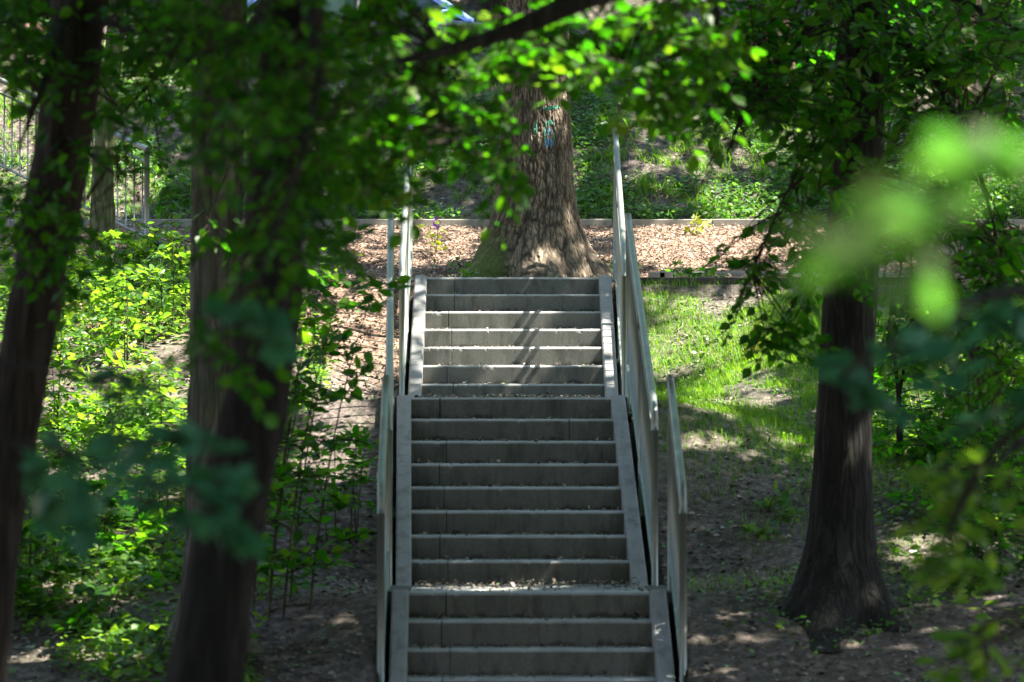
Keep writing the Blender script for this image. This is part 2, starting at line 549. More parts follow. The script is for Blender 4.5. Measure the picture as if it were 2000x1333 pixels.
for n, (fl, d, z) in enumerate(steps):
    xc = flight_x(fl, d); hw = FX[fl][1]
    joint = {8: .78, 3: .155}.get(n, .155 + .02 * math.sin(n * 2.3))
    if n in (0, 1): joint = .165
    last = n in (6, 14)
    nxt = steps[n + 1] if n + 1 < len(steps) else None
    depth = T + .03
    name = 'step'
    fall = ST * .83
    mb = MB()
    if n in (7, 15):                                   # landings: front block and a slab behind
        depth = (L1 if n == 7 else L2) - .004
        fall = (.0076 if n == 7 else .0051) * .83
    if n == 0: depth = .42; fall = 0.0
    x0, x1 = xc - hw - .004, xc + hw + .004
    jx = x0 + joint * (x1 - x0)
    step_mesh(mb, x0, jx - .0025, d, z, depth, H + .03, fall)
    step_mesh(mb, jx + .0025, x1, d + .0015 * math.sin(n * 5.), z, depth, H + .03, fall)
    mb.box((jx - .004, d + .012, z - H), (jx + .004, d + .30, z - .006), mi=1)
    o = mb.build('step' if n not in (7, 15) else 'landing', [M['concrete'], M['joint']], stair)
# ground slab at the foot of the stairs and outer strips of the landings
mb = MB(); fl, d, z = steps[18]
mb.box((flight_x(2, d) - 1.0, d - 2.2, z - H - .22), (flight_x(2, d) + 1.0, d - .004, z - H), bev=.006)
mb.build('landing', [M['concrete'], M['joint']], stair)
for n in (7, 15):
    fl, d, z = steps[n]
    L = L1 if n == 7 else L2
    for sx in (-1, 1):
        mb = MB()
        xi = flight_x(fl, d) + sx * (FX[fl][1] + .006)
        xo = xi + sx * (.115 if n == 7 else .145)
        a, c = sorted((xi, xo))
        mb.box((a, d + .02, z - .25), (c, d + L - .15, z + .006), bev=.006)
        mb.build('landing_edge', [M['concrete']], stair)

# sloping stringers beside each flight, cast in short lengths
SW = {0: .108, 1: .104, 2: .108}
for fl, (a, e) in enumerate(((0, 6), (7, 14), (15, 18))):
    dt, zt = steps[a][1], steps[a][2]
    db, zb = steps[e][1], steps[e][2]
    sl_ = (zt - zb) / (dt - db)
    for sx in (-1, 1):
        mb = MB()
        up = .022
        L = dt - db + T + .08
        nseg = 3 if fl < 2 else 2
        for s_ in range(nseg):
            ya = dt - .002 - L * s_ / nseg; yb = dt - .002 - L * (s_ + 1) / nseg + .004
            Vv = []
            for yy in (ya, yb):
                xi = flight_x(fl, yy) + sx * (FX[fl][1] - .002); xo = xi + sx * SW[fl]
                zz = zt + up - sl_ * (dt - yy)
                ch = .012
                if yy == ya and s_ == 0: zz -= .004
                sec = [(xi, zz - .34), (xi, zz - ch), (xi + sx * ch, zz), (xo - sx * ch, zz), (xo, zz - ch), (xo, zz - .34)]
                Vv += [(x, yy, q) for x, q in sec]
            j = np.arange(6); k = (j + 1) % 6
            q = np.stack([j, k, 6 + k, 6 + j], -1)
            if sx < 0: q = q[:, ::-1]
            mb.add(Vv, [q, [[0, 1, 2, 3, 4, 5][::1 if sx < 0 else -1], [6, 7, 8, 9, 10, 11][::-1 if sx < 0 else 1]]])
        mb.build('stringer', M['stringer'], stair)

# ------------------------------------------------------------------ railings
rail_labels = {
    (0, -1): 'galvanised steel railing beside the top flight, left of the thick trunk',
    (0, 1): 'galvanised steel railing beside the top flight, right of the thick trunk',
    (1, -1): 'galvanised steel railing on the left of the middle flight',
    (1, 1): 'galvanised steel railing on the right of the middle flight',
    (2, -1): 'short galvanised railing on the left of the lowest flight',
    (2, 1): 'short galvanised railing on the right of the lowest flight'}
RAIL = .025


def railing(fl, sx):
    a, e = ((0, 6), (7, 14), (15, 18))[fl]
    dt, zt = steps[a][1], steps[a][2]
    db, zb = steps[e][1], steps[e][2]
    k = (zt - zb) / (dt - db)
    ya, yb = dt + .36, db - .30
    if fl == 2: yb = db - .05
    off = FX[fl][1] + SW[fl] + .045

    def pt(y, h):
        return np.array([flight_x(fl, y) + sx * off, y, zt - k * (dt - y) + h])
    rt = empty('stair_railing', pt(yb, 0) - np.array([0, 0, .25]), rail_labels[(fl, sx)], 'railing', 'railings along the staircase')
    HR = 1.16
    # handrail, its lower end bent down into the post
    mb = MB()
    pts = [pt(ya + .05, HR), pt(ya - .3, HR), pt((ya + yb) / 2, HR), pt(yb + .12, HR)]
    c = pt(yb, HR)
    for q in np.linspace(.15, 1, 6):
        p0, p1, p2 = pt(yb + .12, HR), c, c - np.array([0, 0, .14])
        pts.append((1 - q) ** 2 * p0 + 2 * q * (1 - q) * p1 + q * q * p2)
    mb.tube(pts, RAIL, 14)
    mb.build('handrail', M['steel'], rt, True)
    posts = [ya - .02, yb] if fl == 2 else [ya - .02, (ya + yb) / 2, yb]
    for y in posts:
        mb = MB()
        top = pt(y, HR - (.12 if y == yb else .02)); bot = pt(y, -.35)
        mb.tube([bot, top], RAIL * .93 if y == yb else .021, 12)
        mb.build('post', M['steel'], rt, True)
    for y in posts:
        P = pt(y, 0); P[2] = max(float(ground(P[0], P[1])), P[2] - .30) + .012
        mb = MB(); mb.box(P - (.055, .055, .02), P + (.055, .055, .012), bev=.004)
        for ux in (-.038, .038):
            for uy in (-.038, .038): mb.tube(np.array([P + (ux, uy, .010), P + (ux, uy, .026)]), .009, 6)
        mb.build('base_plate', M['steel'], rt)
    ends = [(posts[q] - .045, posts[q + 1] + .045) for q in range(len(posts) - 1)]
    first = None
    for (p, q) in ends:
        for h, nm in ((HR - .13, 'top_rail'), (.10, 'bottom_rail')):
            mb = MB()
            w, th = .020, .006
            A, B = pt(p, h), pt(q, h)
            Vv = [P + np.array([dx, 0, dz]) for P in (A, B) for dx, dz in ((-w, -th), (w, -th), (w, th), (-w, th))]
            mb.add(Vv, [[[0, 1, 2, 3], [7, 6, 5, 4], [0, 4, 5, 1], [1, 5, 6, 2], [2, 6, 7, 3], [3, 7, 4, 0]]])
            mb.build(nm, M['steel'], rt)
        nb = max(2, int((p - q) / .112))
        for s_ in range(nb):
            y = q + (p - q) * (s_ + .5) / nb
            P = pt(y, .10)
            if first is None:
                mb = MB(); mb.tube([P + (0, 0, .004), P + (0, 0, HR - .234)], .0075, 8)
                first = mb.build('baluster', M['steel'], rt, True); fp = P
            else:
                o = first.copy(); o.parent = rt; COL.objects.link(o)
                o.location = tuple(P - fp)
    return rt


for fl in range(3):
    for sx in (-1, 1): railing(fl, sx)


def side_railing():
    """second railing, seen from the side among the leaves"""
    A = at(287, 292, 37.0)
    B = at(-60, 128, 38.6)
    base = A.copy(); base[2] = ground(A[0], A[1])
    rt = empty('hillside_railing', base, 'steel railing with thin upright bars climbing leftwards behind the leafy undergrowth', 'railing')
    d = B - A
    for nm, h, r in (('handrail', 0, .026), ('top_rail', -.13, .013), ('bottom_rail', -.86, .013)):
        mb = MB(); mb.tube([A + (0, 0, h), A + d * .5 + (0, 0, h), B + (0, 0, h)], r, 10); mb.build(nm, M['steel'], rt, True)
    for q in (0, .5, 1):
        P = A + d * q
        mb = MB(); mb.tube([P + (0, 0, -1.2), P], .026, 12); mb.build('post', M['steel'], rt, True)
    n = 22; first = None
    for k in range(n):
        P = A + d * (k + .5) / n
        if first is None:
            mb = MB(); mb.tube([P + (0, 0, -.86), P + (0, 0, -.13)], .008, 8)
            first = mb.build('baluster', M['steel'], rt, True); fp = P
        else:
            o = first.copy(); o.parent = rt; COL.objects.link(o); o.location = tuple(P - fp)


side_railing()


# ------------------------------------------------------------------ kerbs and low wall
def kerb(name, label, x0, x1, y, zfun, hgt, th, mat, seg=1.0, cat='kerb'):
    rt = empty(name, (x0, y, zfun(x0)), label, cat)
    mb = MB(); x = x0; k = 0
    while x < x1 - .01:
        e = min(x + seg, x1)
        z = zfun((x + e) / 2) + .004 * math.sin(k * 3.1)
        mb.box((x + .003, y, z - .3), (e - .003, y + th, z + hgt), bev=.006)
        x = e; k += 1
    mb.build('kerb_stones' if cat == 'kerb' else 'wall_blocks', mat, rt)
    return rt


kerb('concrete_kerb', 'pale concrete kerb between the wood chips and the grassy hillside', -7, 7, 38.0, lambda x: 2.43, .075, .08, M['kerb'])
kerb('dark_edging', 'dark low edging along the top of the grass beside the top step', .93, 3.6, 33.38, lambda x: 1.66, .03, .05, M['edging'], 1.6)
kerb('path_edging', 'short grey edging stones behind the dark edging among small plants', 1.35, 3.4, 34.25, lambda x: 1.745, .04, .05, M['kerb'], .5)
kerb('roadside_wall', 'low concrete wall at the top of the hillside below the parked car', -14, 14, 42.42, lambda x: 4.93, .05, .12, M['kerb'], 2.0, 'wall')
# loose stones beside the railing
for k, (px, py, w, lab) in enumerate(((1283, 531, .15, 'grey paving block lying by the right railing at the top of the steps'),
                                      (1300, 532, .12, 'pale paving block beside the grey one by the right railing'))):
    p = at(px, py, 33.75); p[2] = ground(p[0], p[1])
    mb = MB(); mb.box((p[0] - w / 2, p[1] - .06, p[2] - .02), (p[0] + w / 2, p[1] + .06, p[2] + .085), bev=.008)
    tag(mb.build('paving_block', M['kerb']), lab, 'paving block', 'paving blocks at the top of the steps')


# ------------------------------------------------------------------ leaves, twigs, trees
OVAL = (np.array([[0, 0, 0], [-.26, .28, .05], [0, .30, -.02], [.26, .28, .05], [-.30, .58, .04], [0, .62, -.03], [.30, .58, .04], [0, 1.0, -.10]]),
        [np.array([[0, 2, 1, 1], [0, 3, 2, 2]])[:, :3], np.array([[1, 2, 5, 4], [2, 3, 6, 5]]), np.array([[4, 5, 7], [5, 6, 7]])])
_mp = np.array([[0, 0], [.22, .02], [.5, .12], [.38, .3], [.62, .52], [.34, .58], [.0, 1.0], [-.34, .58], [-.62, .52], [-.38, .3], [-.5, .12], [-.22, .02]])
_mz = -.16 * (_mp[:, 0] ** 2) + .02 * np.sin(np.arange(12) * 2.2)
MAPLE = (np.concatenate([np.column_stack([_mp, _mz]), [[0, .36, .03]]]),
         [np.array([[12, k, (k + 1) % 12] for k in range(12)])])
RHOMB = (np.array([[0, 0, 0], [.32, .45, .03], [0, 1, 0], [-.32, .45, .03]]), [np.array([[0, 1, 2, 3]])])


def leaves(mb, P, D, N, S, tpl, rnd, mi=0):
    P = np.asarray(P, float); D = np.asarray(D, float); N = np.asarray(N, float)
    S = np.broadcast_to(np.asarray(S, float), (len(P),))
    D = D / (np.linalg.norm(D, axis=1)[:, None] + 1e-9)
    X = np.cross(D, N); X /= np.linalg.norm(X, axis=1)[:, None] + 1e-9
    Z = np.cross(X, D)
    tv, tf = tpl
    v = P[:, None, :] + S[:, None, None] * (tv[None, :, 0, None] * X[:, None, :] + tv[None, :, 1, None] * D[:, None, :] + tv[None, :, 2, None] * Z[:, None, :])
    k = len(tv); off = np.arange(len(P)) * k
    fs = [(off[:, None, None] + f[None]).reshape(-1, f.shape[1]) for f in tf]
    mb.add(v.reshape(-1, 3), fs, np.repeat(rnd, k), mi)


def unit(v): return v / (np.linalg.norm(v) + 1e-9)


class Foliage:
    def __init__(s, tpl=OVAL):
        s.P = []; s.D = []; s.N = []; s.S = []; s.tw = MB(); s.tpl = tpl

    def twig_leaves(s, b, d, L, ls, up, droop, gap=.55):
        n = max(2, int(L / (ls * gap)))
        t = (np.arange(n) + .6) / n
        pts = b + d * (L * t)[:, None] + np.array([0, 0, -1.]) * (droop * L * t * t)[:, None]
        side = unit(np.cross(d, up))
        sg = np.where(np.arange(n) % 2 == 0, 1, -1)[:, None]
        D = d * .55 + side * sg * .85 + R.normal(0, .22, (n, 3)) + np.array([0, 0, -.25])
        D[-1] = d + R.normal(0, .2, 3)
        N = up + R.normal(0, .42, (n, 3))
        s.P.append(pts); s.D.append(D); s.N.append(N); s.S.append(ls * R.uniform(.65, 1.12, n))
        q = np.linspace(0, 1, 4)
        s.tw.tube(b + d * (L * q)[:, None] + np.array([0, 0, -1.]) * (droop * L * q * q)[:, None], np.linspace(.0035, .0015, 4) * (ls / .08), 4, caps=False)

    def spray(s, b, d, L, ls, droop=.25, up=None):
        d = unit(d)
        up = unit((np.array([0, 0, 1.]) if up is None else up) + R.normal(0, .25, 3))
        side = unit(np.cross(d, up))
        s.twig_leaves(b, d, L, ls, up, droop)
        sg = 1
        for t in np.arange(.18, .9, .17):
            p = b + d * L * t + np.array([0, 0, -1.]) * droop * L * t * t
            dd = unit(d * .75 + side * sg * .75 + R.normal(0, .15, 3))
            s.twig_leaves(p, dd, L * .55 * (1.05 - .6 * t), ls, up, droop)
            sg = -sg

    def connect(s, branches, P, r=.006):
        best = None
        for pts in branches:
            q = np.linalg.norm(pts - P, axis=1)
            k = int(np.argmin(q))
            if best is None or q[k] < best[0]: best = (q[k], pts[max(0, k - 1)])
        a = best[1]; L = np.linalg.norm(P - a)
        mid = (a + P) / 2 + np.array([0, 0, .10 * L]) + R.normal(0, .05 * L, 3)
        q = np.linspace(0, 1, 7)[:, None]
        c = (1 - q) ** 2 * a + 2 * q * (1 - q) * mid + q * q * P
        s.tw.tube(c, np.linspace(r * (1 + .5 * L), r * .5, 7), 5, caps=False)
        return unit(c[-1] - c[-3])

    def build(s, parent, leafmat, name='crown', lo=.0, hi=1.0):
        mb = MB()
        if s.P:
            P = np.concatenate(s.P); D = np.concatenate(s.D); N = np.concatenate(s.N); S = np.concatenate(s.S)
            leaves(mb, P, D, N, S, s.tpl, R.uniform(lo, hi, len(P)) ** 1.2)
        if s.tw.n:
            mb.FQ += [(f + mb.n, 1) for f, _ in s.tw.FQ]
            mb.V += s.tw.V; mb.A += s.tw.A; mb.n += s.tw.n
        return mb.build(name, [leafmat, M['twig']], parent)


def poly3(pts):
    """smooth polyline through px/depth points (px, py, d, [radius])"""
    a = np.array([at(p[0], p[1], p[2]) for p in pts]); return smooth_line(a)


def smooth_line(a, n=8):
    a = np.asarray(a, float)
    m = len(a); out = []
    for k in range(m - 1):
        p0 = a[max(0, k - 1)]; p1 = a[k]; p2 = a[k + 1]; p3 = a[min(m - 1, k + 2)]
        for q in np.arange(n) / n:
            out.append(.5 * ((2 * p1) + (-p0 + p2) * q + (2 * p0 - 5 * p1 + 4 * p2 - p3) * q * q + (-p0 + 3 * p1 - 3 * p2 + p3) * q ** 3))
    out.append(a[-1]); return np.array(out)


def trunk_mesh(path, rad, flare=1.0, hs=.3, lobes=5, n=72, bark=.012, fr=14, seed=1, zscale=2.2):
    """path bottom to top; flare widens the foot into roots"""
    P = smooth_line(path, 14); q = np.linspace(0, 1, len(path)); qq = np.linspace(0, 1, len(P))
    r = np.interp(qq, q, rad)
    cum = np.concatenate([[0], np.cumsum(np.linalg.norm(np.diff(P, axis=0), axis=1))])
    nn = max(40, int(cum[-1] / .03))
    hh = np.linspace(0, 1, nn) ** 1.25 * cum[-1]
    P = np.stack([np.interp(hh, cum, P[:, k]) for k in range(3)], -1); r = np.interp(hh, cum, r)
    th = np.arange(n) * 2 * math.pi / n
    TH, HH = np.meshgrid(th, hh)
    lob = 1 + .45 * np.cos(lobes * TH + seed) * np.exp(-HH / (hs * .8)) + .2 * np.cos((lobes - 2) * TH + seed * 2.1) * np.exp(-HH / (hs * 1.6))
    rr = r[:, None] * (1 + (flare - 1) * np.exp(-HH / hs) * lob)
    c = TH / (2 * math.pi) * fr
    f1 = np.abs(fbm_wrap(c, HH * zscale, fr, seed) - .5) * 2
    rr = rr + bark * (f1 - .4) * 2.0 + r[:, None] * .05 * (fbm_wrap(TH / (2 * math.pi) * 4, HH * .9, 4, seed + 7) - .5)
    V = np.stack([P[:, 0][:, None] + rr * np.cos(TH), P[:, 1][:, None] + rr * np.sin(TH), np.broadcast_to(P[:, 2][:, None], rr.shape)], -1)
    m = len(hh)
    i = np.arange(m - 1)[:, None] * n; j = np.arange(n)[None, :]; k = (j + 1) % n
    Q = np.stack([i + j, i + k, i + n + k, i + n + j], -1).reshape(-1, 4)
    mb = MB(); mb.add(V.reshape(-1, 3), [Q])
    return mb, V


def fbm_wrap(c, h, per, seed):
    s = 0; a = 1; t = 0
    for k in range(4):
        p = per * 2 ** k
        x = c * 2 ** k; y = h * 2 ** k
        ix, iy = np.floor(x), np.floor(y); fx, fy = x - ix, y - iy
        fx = fx * fx * (3 - 2 * fx); fy = fy * fy * (3 - 2 * fy)
        i0 = np.mod(ix, p); i1 = np.mod(ix + 1, p); o = np.zeros_like(ix)
        v = (_h(i0, iy, o, seed + k) * (1 - fx) + _h(i1, iy, o, seed + k) * fx) * (1 - fy) + (_h(i0, iy + 1, o, seed + k) * (1 - fx) + _h(i1, iy + 1, o, seed + k) * fx) * fy
        s = s + a * v; t += a; a *= .5
    return s / t


# where sun reaches the ground: holes cut through the crowns to shape the light (ellipses on the ground given where the photo shows them)
SUNNY = [(800, 478, 150, 60, .8), (690, 545, 100, 45, .6), (1350, 480, 170, 48, .97), (1580, 480, 80, 45, .8), (1380, 690, 130, 60, .97),
         (1330, 600, 90, 28, .75), (1490, 650, 70, 75, .6), (1390, 865, 75, 16, .85), (1440, 775, 120, 40, .75), (1420, 405, 85, 36, .97),
         (1330, 290, 240, 110, .55), (720, 300, 130, 110, .35), (985, 675, 165, 70, .93), (240, 545, 120, 75, .52), (215, 890, 180, 95, .9), (150, 1110, 150, 90, .8), (640, 850, 120, 150, .95),
         (655, 700, 90, 110, .4), (620, 1205, 120, 25, .8), (150, 1285, 170, 42, .97), (1850, 720, 140, 110, .75), (930, 1152, 140, 9, .95),
         (600, 400, 80, 60, .3), (1090, 330, 50, 140, .8), (660, 950, 90, 90, .4), (150, 350, 150, 90, .9)]


def sun_open(P):
    g = P.copy()
    for _ in range(6):
        zz = ground(g[:, 0], g[:, 1], False, False)
        tt = (P[:, 2] - zz) / SUN[2]
        g = P - SUN * tt[:, None]
    g[:, 2] = ground(g[:, 0], g[:, 1], False, False)
    px, py, dd = proj(g)
    op = np.full(len(P), .015)
    nz = 120 * (fbm(g[:, 0] * 1.7, g[:, 1] * 1.7, 77, 3) - .5)
    for cx, cy_, rx_, ry_, o in SUNNY:
        q = ((px - cx + nz) / rx_) ** 2 + ((py - cy_ + nz * ry_ / rx_) / ry_) ** 2
        op = np.maximum(op, min(1.0, o * 1.12) * (1 - sstep(.85, 1.15, q)))
    # dapples everywhere
    dn = fbm(g[:, 0] * 1.1, g[:, 1] * 1.1, 41, 2)
    quiet = np.where((g[:, 1] < 25.0) & (g[:, 1] > 20.5) & ((g[:, 0] > -1.15) | (g[:, 0] < -2.2)), .3, 0)
    op = np.maximum(op, .9 * sstep(.69, .76, dn - quiet))
    op = np.where((g[:, 1] > 14.9) & (g[:, 1] < 20.3) & (g[:, 0] > -3.0) & (g[:, 0] < -.8), np.maximum(op, 1.05 * sstep(.42, .48, fbm(g[:, 0] * 1.6, g[:, 1] * 1.6, 43, 2))), op)
    op = np.where((g[:, 1] > 10.4) & (g[:, 1] < 12.2) & (g[:, 0] > -.8) & (g[:, 0] < .5), np.maximum(op, .6 * sstep(.5, .55, fbm(g[:, 0] * 2.5, g[:, 1] * 2.5, 47, 2))), op)
    op = np.where((g[:, 1] > 3.0) & (g[:, 1] < 5.2) & (g[:, 0] > -1.9) & (g[:, 0] < .3), .9, op)
    return op


def sun_cull(P):
    return R.uniform(0, 1, len(P)) < sun_open(P)


def view_cull(P, margin=.35):
    """keep the high canopy out of the open view below the boughs"""
    return (P[:, 2] < P[:, 1] * .1245 + margin) & (np.abs(P[:, 0]) < np.abs(P[:, 1]) * .14 + .6) & (P[:, 1] > 0)


def canopy(fo_mb, c, r, n, ls, dens_seed):
    """leaf clumps spread through an egg-shaped crown volume"""
    u = R.normal(0, 1, (n, 3)); u /= np.linalg.norm(u, axis=1)[:, None]
    rad = R.uniform(.25, 1, n) ** (1 / 2.2)
    cen = np.array(c) + u * rad[:, None] * np.array(r)
    m = 34
    P = np.repeat(cen, m, 0) + R.normal(0, 1, (n * m, 3)) * np.array([.36, .36, .20])
    k = ~(sun_cull(P) | view_cull(P))
    P = P[k]; q = len(P)
    D = R.normal(0, 1, (q, 3)); D[:, 2] = D[:, 2] * .4 - .3
    N = np.array([0, 0, 1.]) + R.normal(0, .45, (q, 3))
    leaves(fo_mb, P, D, N, ls * R.uniform(.7, 1.2, q), RHOMB, R.uniform(0, .9, q))


def limbs(mb, top, c, r, r0, n=9):
    for k in range(n):
        u = R.normal(0, 1, 3); u = unit(u)
        e = np.array(c) + u * np.array(r) * .75
        if view_cull(e[None, :])[0]: continue
        a = top + (R.uniform(-1, 1, 3) * .1)
        mid = (a + e) / 2 + np.array([0, 0, .6])
        q = np.linspace(0, 1, 9)[:, None]
        ln = (1 - q) ** 2 * a + 2 * q * (1 - q) * mid + q * q * e
        if (sun_open(ln) > .6).mean() > .2: continue
        mb.tube(ln, np.linspace(r0, r0 * .15, 9), 7, caps=False)


def tree(name, label, path, rad, bark, crown, group='trees around the staircase', flare=1.5, hs=.3, lobes=5, seed=1, fills=(), boughs=(),
         leafmat='leaf_tree', tpl=OVAL, nclump=420, ls=.225, n=72, barkamp=.012, fr=14, canopy_leaf='leaf_canopy', lo=0, hi=1.0, cat='tree', zscale=2.2):
    path = np.array(path, float)
    rt = empty(name, path[0], label, cat, group)
    mb, V = trunk_mesh(path, rad, flare, hs, lobes, n, barkamp, fr, seed, zscale)
    mb.build('trunk', M[bark], rt, True)
    bl = []
    bk = M['bark_dark'] if bark != 'bark_pale' else M['bark_brown']
    for pts, r0, r1 in boughs:
        L = smooth_line(pts); lb = MB()
        lb.tube(L, np.linspace(r0, r1, len(L)), 9, caps=False); bl.append(L)
        lb.build('branch', bk, rt, True)
    top = path[-1]
    if crown is not None:
        c, r = crown
        lb = MB(); limbs(lb, top, c, r, rad[-1] * .55)
        if lb.n: lb.build('branches', bk, rt, True)
        cm = MB(); canopy(cm, c, r, nclump, ls, seed)
        if cm.n: cm.build('crown', M[canopy_leaf], rt)
    if not bl: bl = [np.array([top, top])]
    for f in fills:
        fo = Foliage(tpl); fill(fo, bl, *f); fo.build(rt, M[leafmat], 'leafy_bough', lo, hi)
    return rt


def fill(fo, bl, cx, cy_, rx_, ry_, d0, d1, cnt, L, ls, bias=(0, -.2, -.2), droop=.3, spread=.8):
    """sprays of leaves spread over a part of the crown"""
    k = 0
    while k < cnt:
        u, w = R.uniform(-1, 1, 2)
        if u * u + w * w > 1: continue
        k += 1
        P = at(cx + u * rx_, cy_ + w * ry_, R.uniform(d0, d1))
        d = fo.connect(bl, P, .006 * min(1.0, ls / .08) ** 2)
        dd = unit(d * .5 + np.array(bias) + R.normal(0, spread, 3) * np.array([1, 1, .45]))
        fo.spray(P - dd * L * .5, dd, L * R.uniform(.75, 1.2), ls, droop)


# ------------------------------------------------------------------ the thick trunk at the head of the stairs
def worley(c, h, per, seed):
    """distance to the furrow between elongated bark plates, periodic round the trunk"""
    ix, iy = np.floor(c), np.floor(h)
    d1 = np.full(c.shape, 9.); d2 = np.full(c.shape, 9.); idv = np.zeros(c.shape)
    o = np.zeros_like(ix)
    for a in (-1, 0, 1):
        for e in (-1, 0, 1):
            jx = np.mod(ix + a, per); jy = iy + e
            px = ix + a + .5 + .8 * (_h(jx, jy, o, seed) - .5); py = jy + .5 + .9 * (_h(jx, jy, o, seed + 5) - .5)
            d = np.hypot(c - px, h - py)
            w = _h(jx, jy, o, seed + 9)
            n = d < d1
            d2 = np.where(n, d1, np.minimum(d2, d)); idv = np.where(n, w, idv); d1 = np.where(n, d, d1)
    return d2 - d1, idv


def oak():
    Y = 34.45
    ys = [575, 538, 515, 490, 465, 440, 400, 350, 300, 200, 100, 0, -120, -400]
    ws = [330, 288, 250, 220, 195, 177, 158, 149, 143, 132, 126, 122, 118, 105]
    cxs = [1041, 1041, 1042, 1043, 1044, 1044, 1045, 1045, 1045, 1047, 1048, 1050, 1052, 1060]
    pts = np.array([at(c, y, Y) for c, y in zip(cxs, ys)])
    rt = empty('oak_tree', (pts[1][0], Y, 1.66), 'thick straight tree with deeply furrowed bark at the head of the stairs', 'tree', 'trees around the staircase')
    rad = np.array(ws) / 2 / F * Y
    n = 520
    hh = np.concatenate([np.linspace(pts[0][2], 5.0, 400), np.linspace(5.03, pts[-1][2], 40)])
    r = np.interp(hh, pts[:, 2], rad); cx = np.interp(hh, pts[:, 2], pts[:, 0])
    th = np.arange(n) * 2 * math.pi / n
    TH, HH = np.meshgrid(th, hh)
    h0 = HH - 1.7
    lob = 1 + .16 * np.exp(-np.maximum(h0, 0) / .22) * np.cos(5 * TH + .6) + .05 * np.exp(-np.maximum(h0, 0) / .5) * np.cos(8 * TH)
    FR = 78
    wx = 1.5 * (fbm_wrap(TH / (2 * math.pi) * 14, HH * 3.0, 14, 3) - .5) * 2.2
    c = TH / (2 * math.pi) * FR + wx
    hv = HH * 6.6 + 2.8 * (fbm_wrap(TH / (2 * math.pi) * 20, HH * 2.2, 20, 4) - .5)
    e, idv = worley(np.mod(c, FR), hv, FR, 12)
    e2, _ = worley(np.mod(TH / (2 * math.pi) * 128 + wx * 2.1, 128), HH * 15 + 2 * hv, 128, 33)
    cr = TH / (2 * math.pi) * 34
    w2 = 1.3 * (fbm_wrap(TH / (2 * math.pi) * 11, HH * 2.0, 11, 51) - .5)
    rg1 = np.abs(fbm_wrap(np.mod(cr + w2, 34), HH * 4.4, 34, 52) - .5) * 2
    rg2 = np.abs(fbm_wrap(np.mod(cr * 2 + w2 * 2, 68), HH * 7.0 + 7, 68, 53) - .5) * 2
    rid = np.clip(np.minimum(rg1 * 3.4, rg2 * 4.2 + .25), 0, 1)
    plate = np.minimum(np.clip(e / .42, 0, 1) * .9 + .22, rid) * (.72 + .28 * np.clip(e2 / .4, 0, 1))
    fine = fbm_wrap(TH / (2 * math.pi) * 150, HH * 26, 150, 8)
    amp = .021 + .006 * np.exp(-np.maximum(h0, 0) / .5)
    disp = amp * (plate * (.75 + .5 * idv) - .6) + .006 * (fine - .5) * plate
    rr = r[:, None] * lob + disp
    V = np.stack([cx[:, None] + rr * np.cos(TH), Y + rr * np.sin(TH), HH], -1)
    m = len(hh)
    i = np.arange(m - 1)[:, None] * n; j = np.arange(n)[None, :]; k = (j + 1) % n
    Q = np.stack([i + j, i + k, i + n + k, i + n + j], -1).reshape(-1, 4)
    mb = MB(); mb.add(V.reshape(-1, 3), [Q], (plate * .7 + .3 * fine).ravel())
    t = NT('oak bark')
    v = t.coord()
    a = t.attr()
    col = t.ramp(a, [(.14, (.022, .017, .012)), (.32, (.085, .066, .047)), (.55, (.22, .176, .128)), (.9, (.37, .30, .225))])
    col = t.mix(t.math('MULTIPLY', t.noise(v, 4, 4), .5), col, (.07, .055, .04))
    # moss growing up the left of the foot
    sx = t.n('ShaderNodeSeparateXYZ'); t.l(v, sx.inputs[0])
    q = t.math('ADD', t.math('MULTIPLY', sx.outputs[0], -1.7), t.math('MULTIPLY', sx.outputs[2], -.75))
    q = t.math('ADD', q, t.math('MULTIPLY', t.noise(v, 7, 5, .65), .9))
    mo = t.ramp(q, [(.52, (0, 0, 0)), (.86, (.85, .85, .85))])
    col = t.mix(mo, col, (.075, .105, .022))
    t.base(col, .88, 0, .25)
    t.bump(t.noise(v, 70, 4, .7), .5, .006)
    mb.build('trunk', t.m, rt, True)
    # sprayed forestry mark: only the raised plates took the paint
    fc = Q.reshape(m - 1, n, 4); cen = V.reshape(-1, 3)[Q].mean(1)
    px, py, _ = proj(cen)
    front = cen[:, 1] < Y - .1
    pl = plate.ravel()[Q].mean(1)
    e1 = ((px - 1073) / 10) ** 2 + ((py - 262) / 25) ** 2
    ring = (e1 < 1.25) & (e1 > .62)
    blob = (((px - 1072) / 8.5) ** 2 + ((py - 281) / 10) ** 2 < 1) | (((px - 1073) / 5) ** 2 + ((py - 258) / 8) ** 2 < 1)
    dash = (np.abs(py - 211 + .15 * (px - 1076)) < 3) & (px > 1060) & (px < 1093)
    dash |= (np.abs(px - 1046) < 2.5) & (py > 240) & (py < 262)
    ok = front & (pl > .26)
    nrm = np.stack([np.cos(TH), np.sin(TH), 0 * TH], -1).reshape(-1, 3)
    mk = MB()
    for sel, mi in ((ok & blob, 1), (ok & (ring | dash) & ~blob, 0)):
        f = Q[sel]
        if len(f): mk.add((V.reshape(-1, 3) + nrm * .0025)[f].reshape(-1, 3), [np.arange(f.size).reshape(-1, 4)], 0, mi)
    mk.build('paint_mark', [NT('green spray paint').base((.05, .24, .16), .7), NT('blue spray paint').base((.11, .23, .36), .7)], rt)
    lb = MB(); c_, r_ = (1.2, 34.8, 10.5), (4.2, 3.6, 3.6)
    limbs(lb, pts[-1], c_, r_, .2, 12)
    lb.build('branches', M['bark_brown'], rt, True)
    cm = MB(); canopy(cm, c_, r_, 420, .22, 3); cm.build('crown', M['leaf_canopy'], rt)


oak()


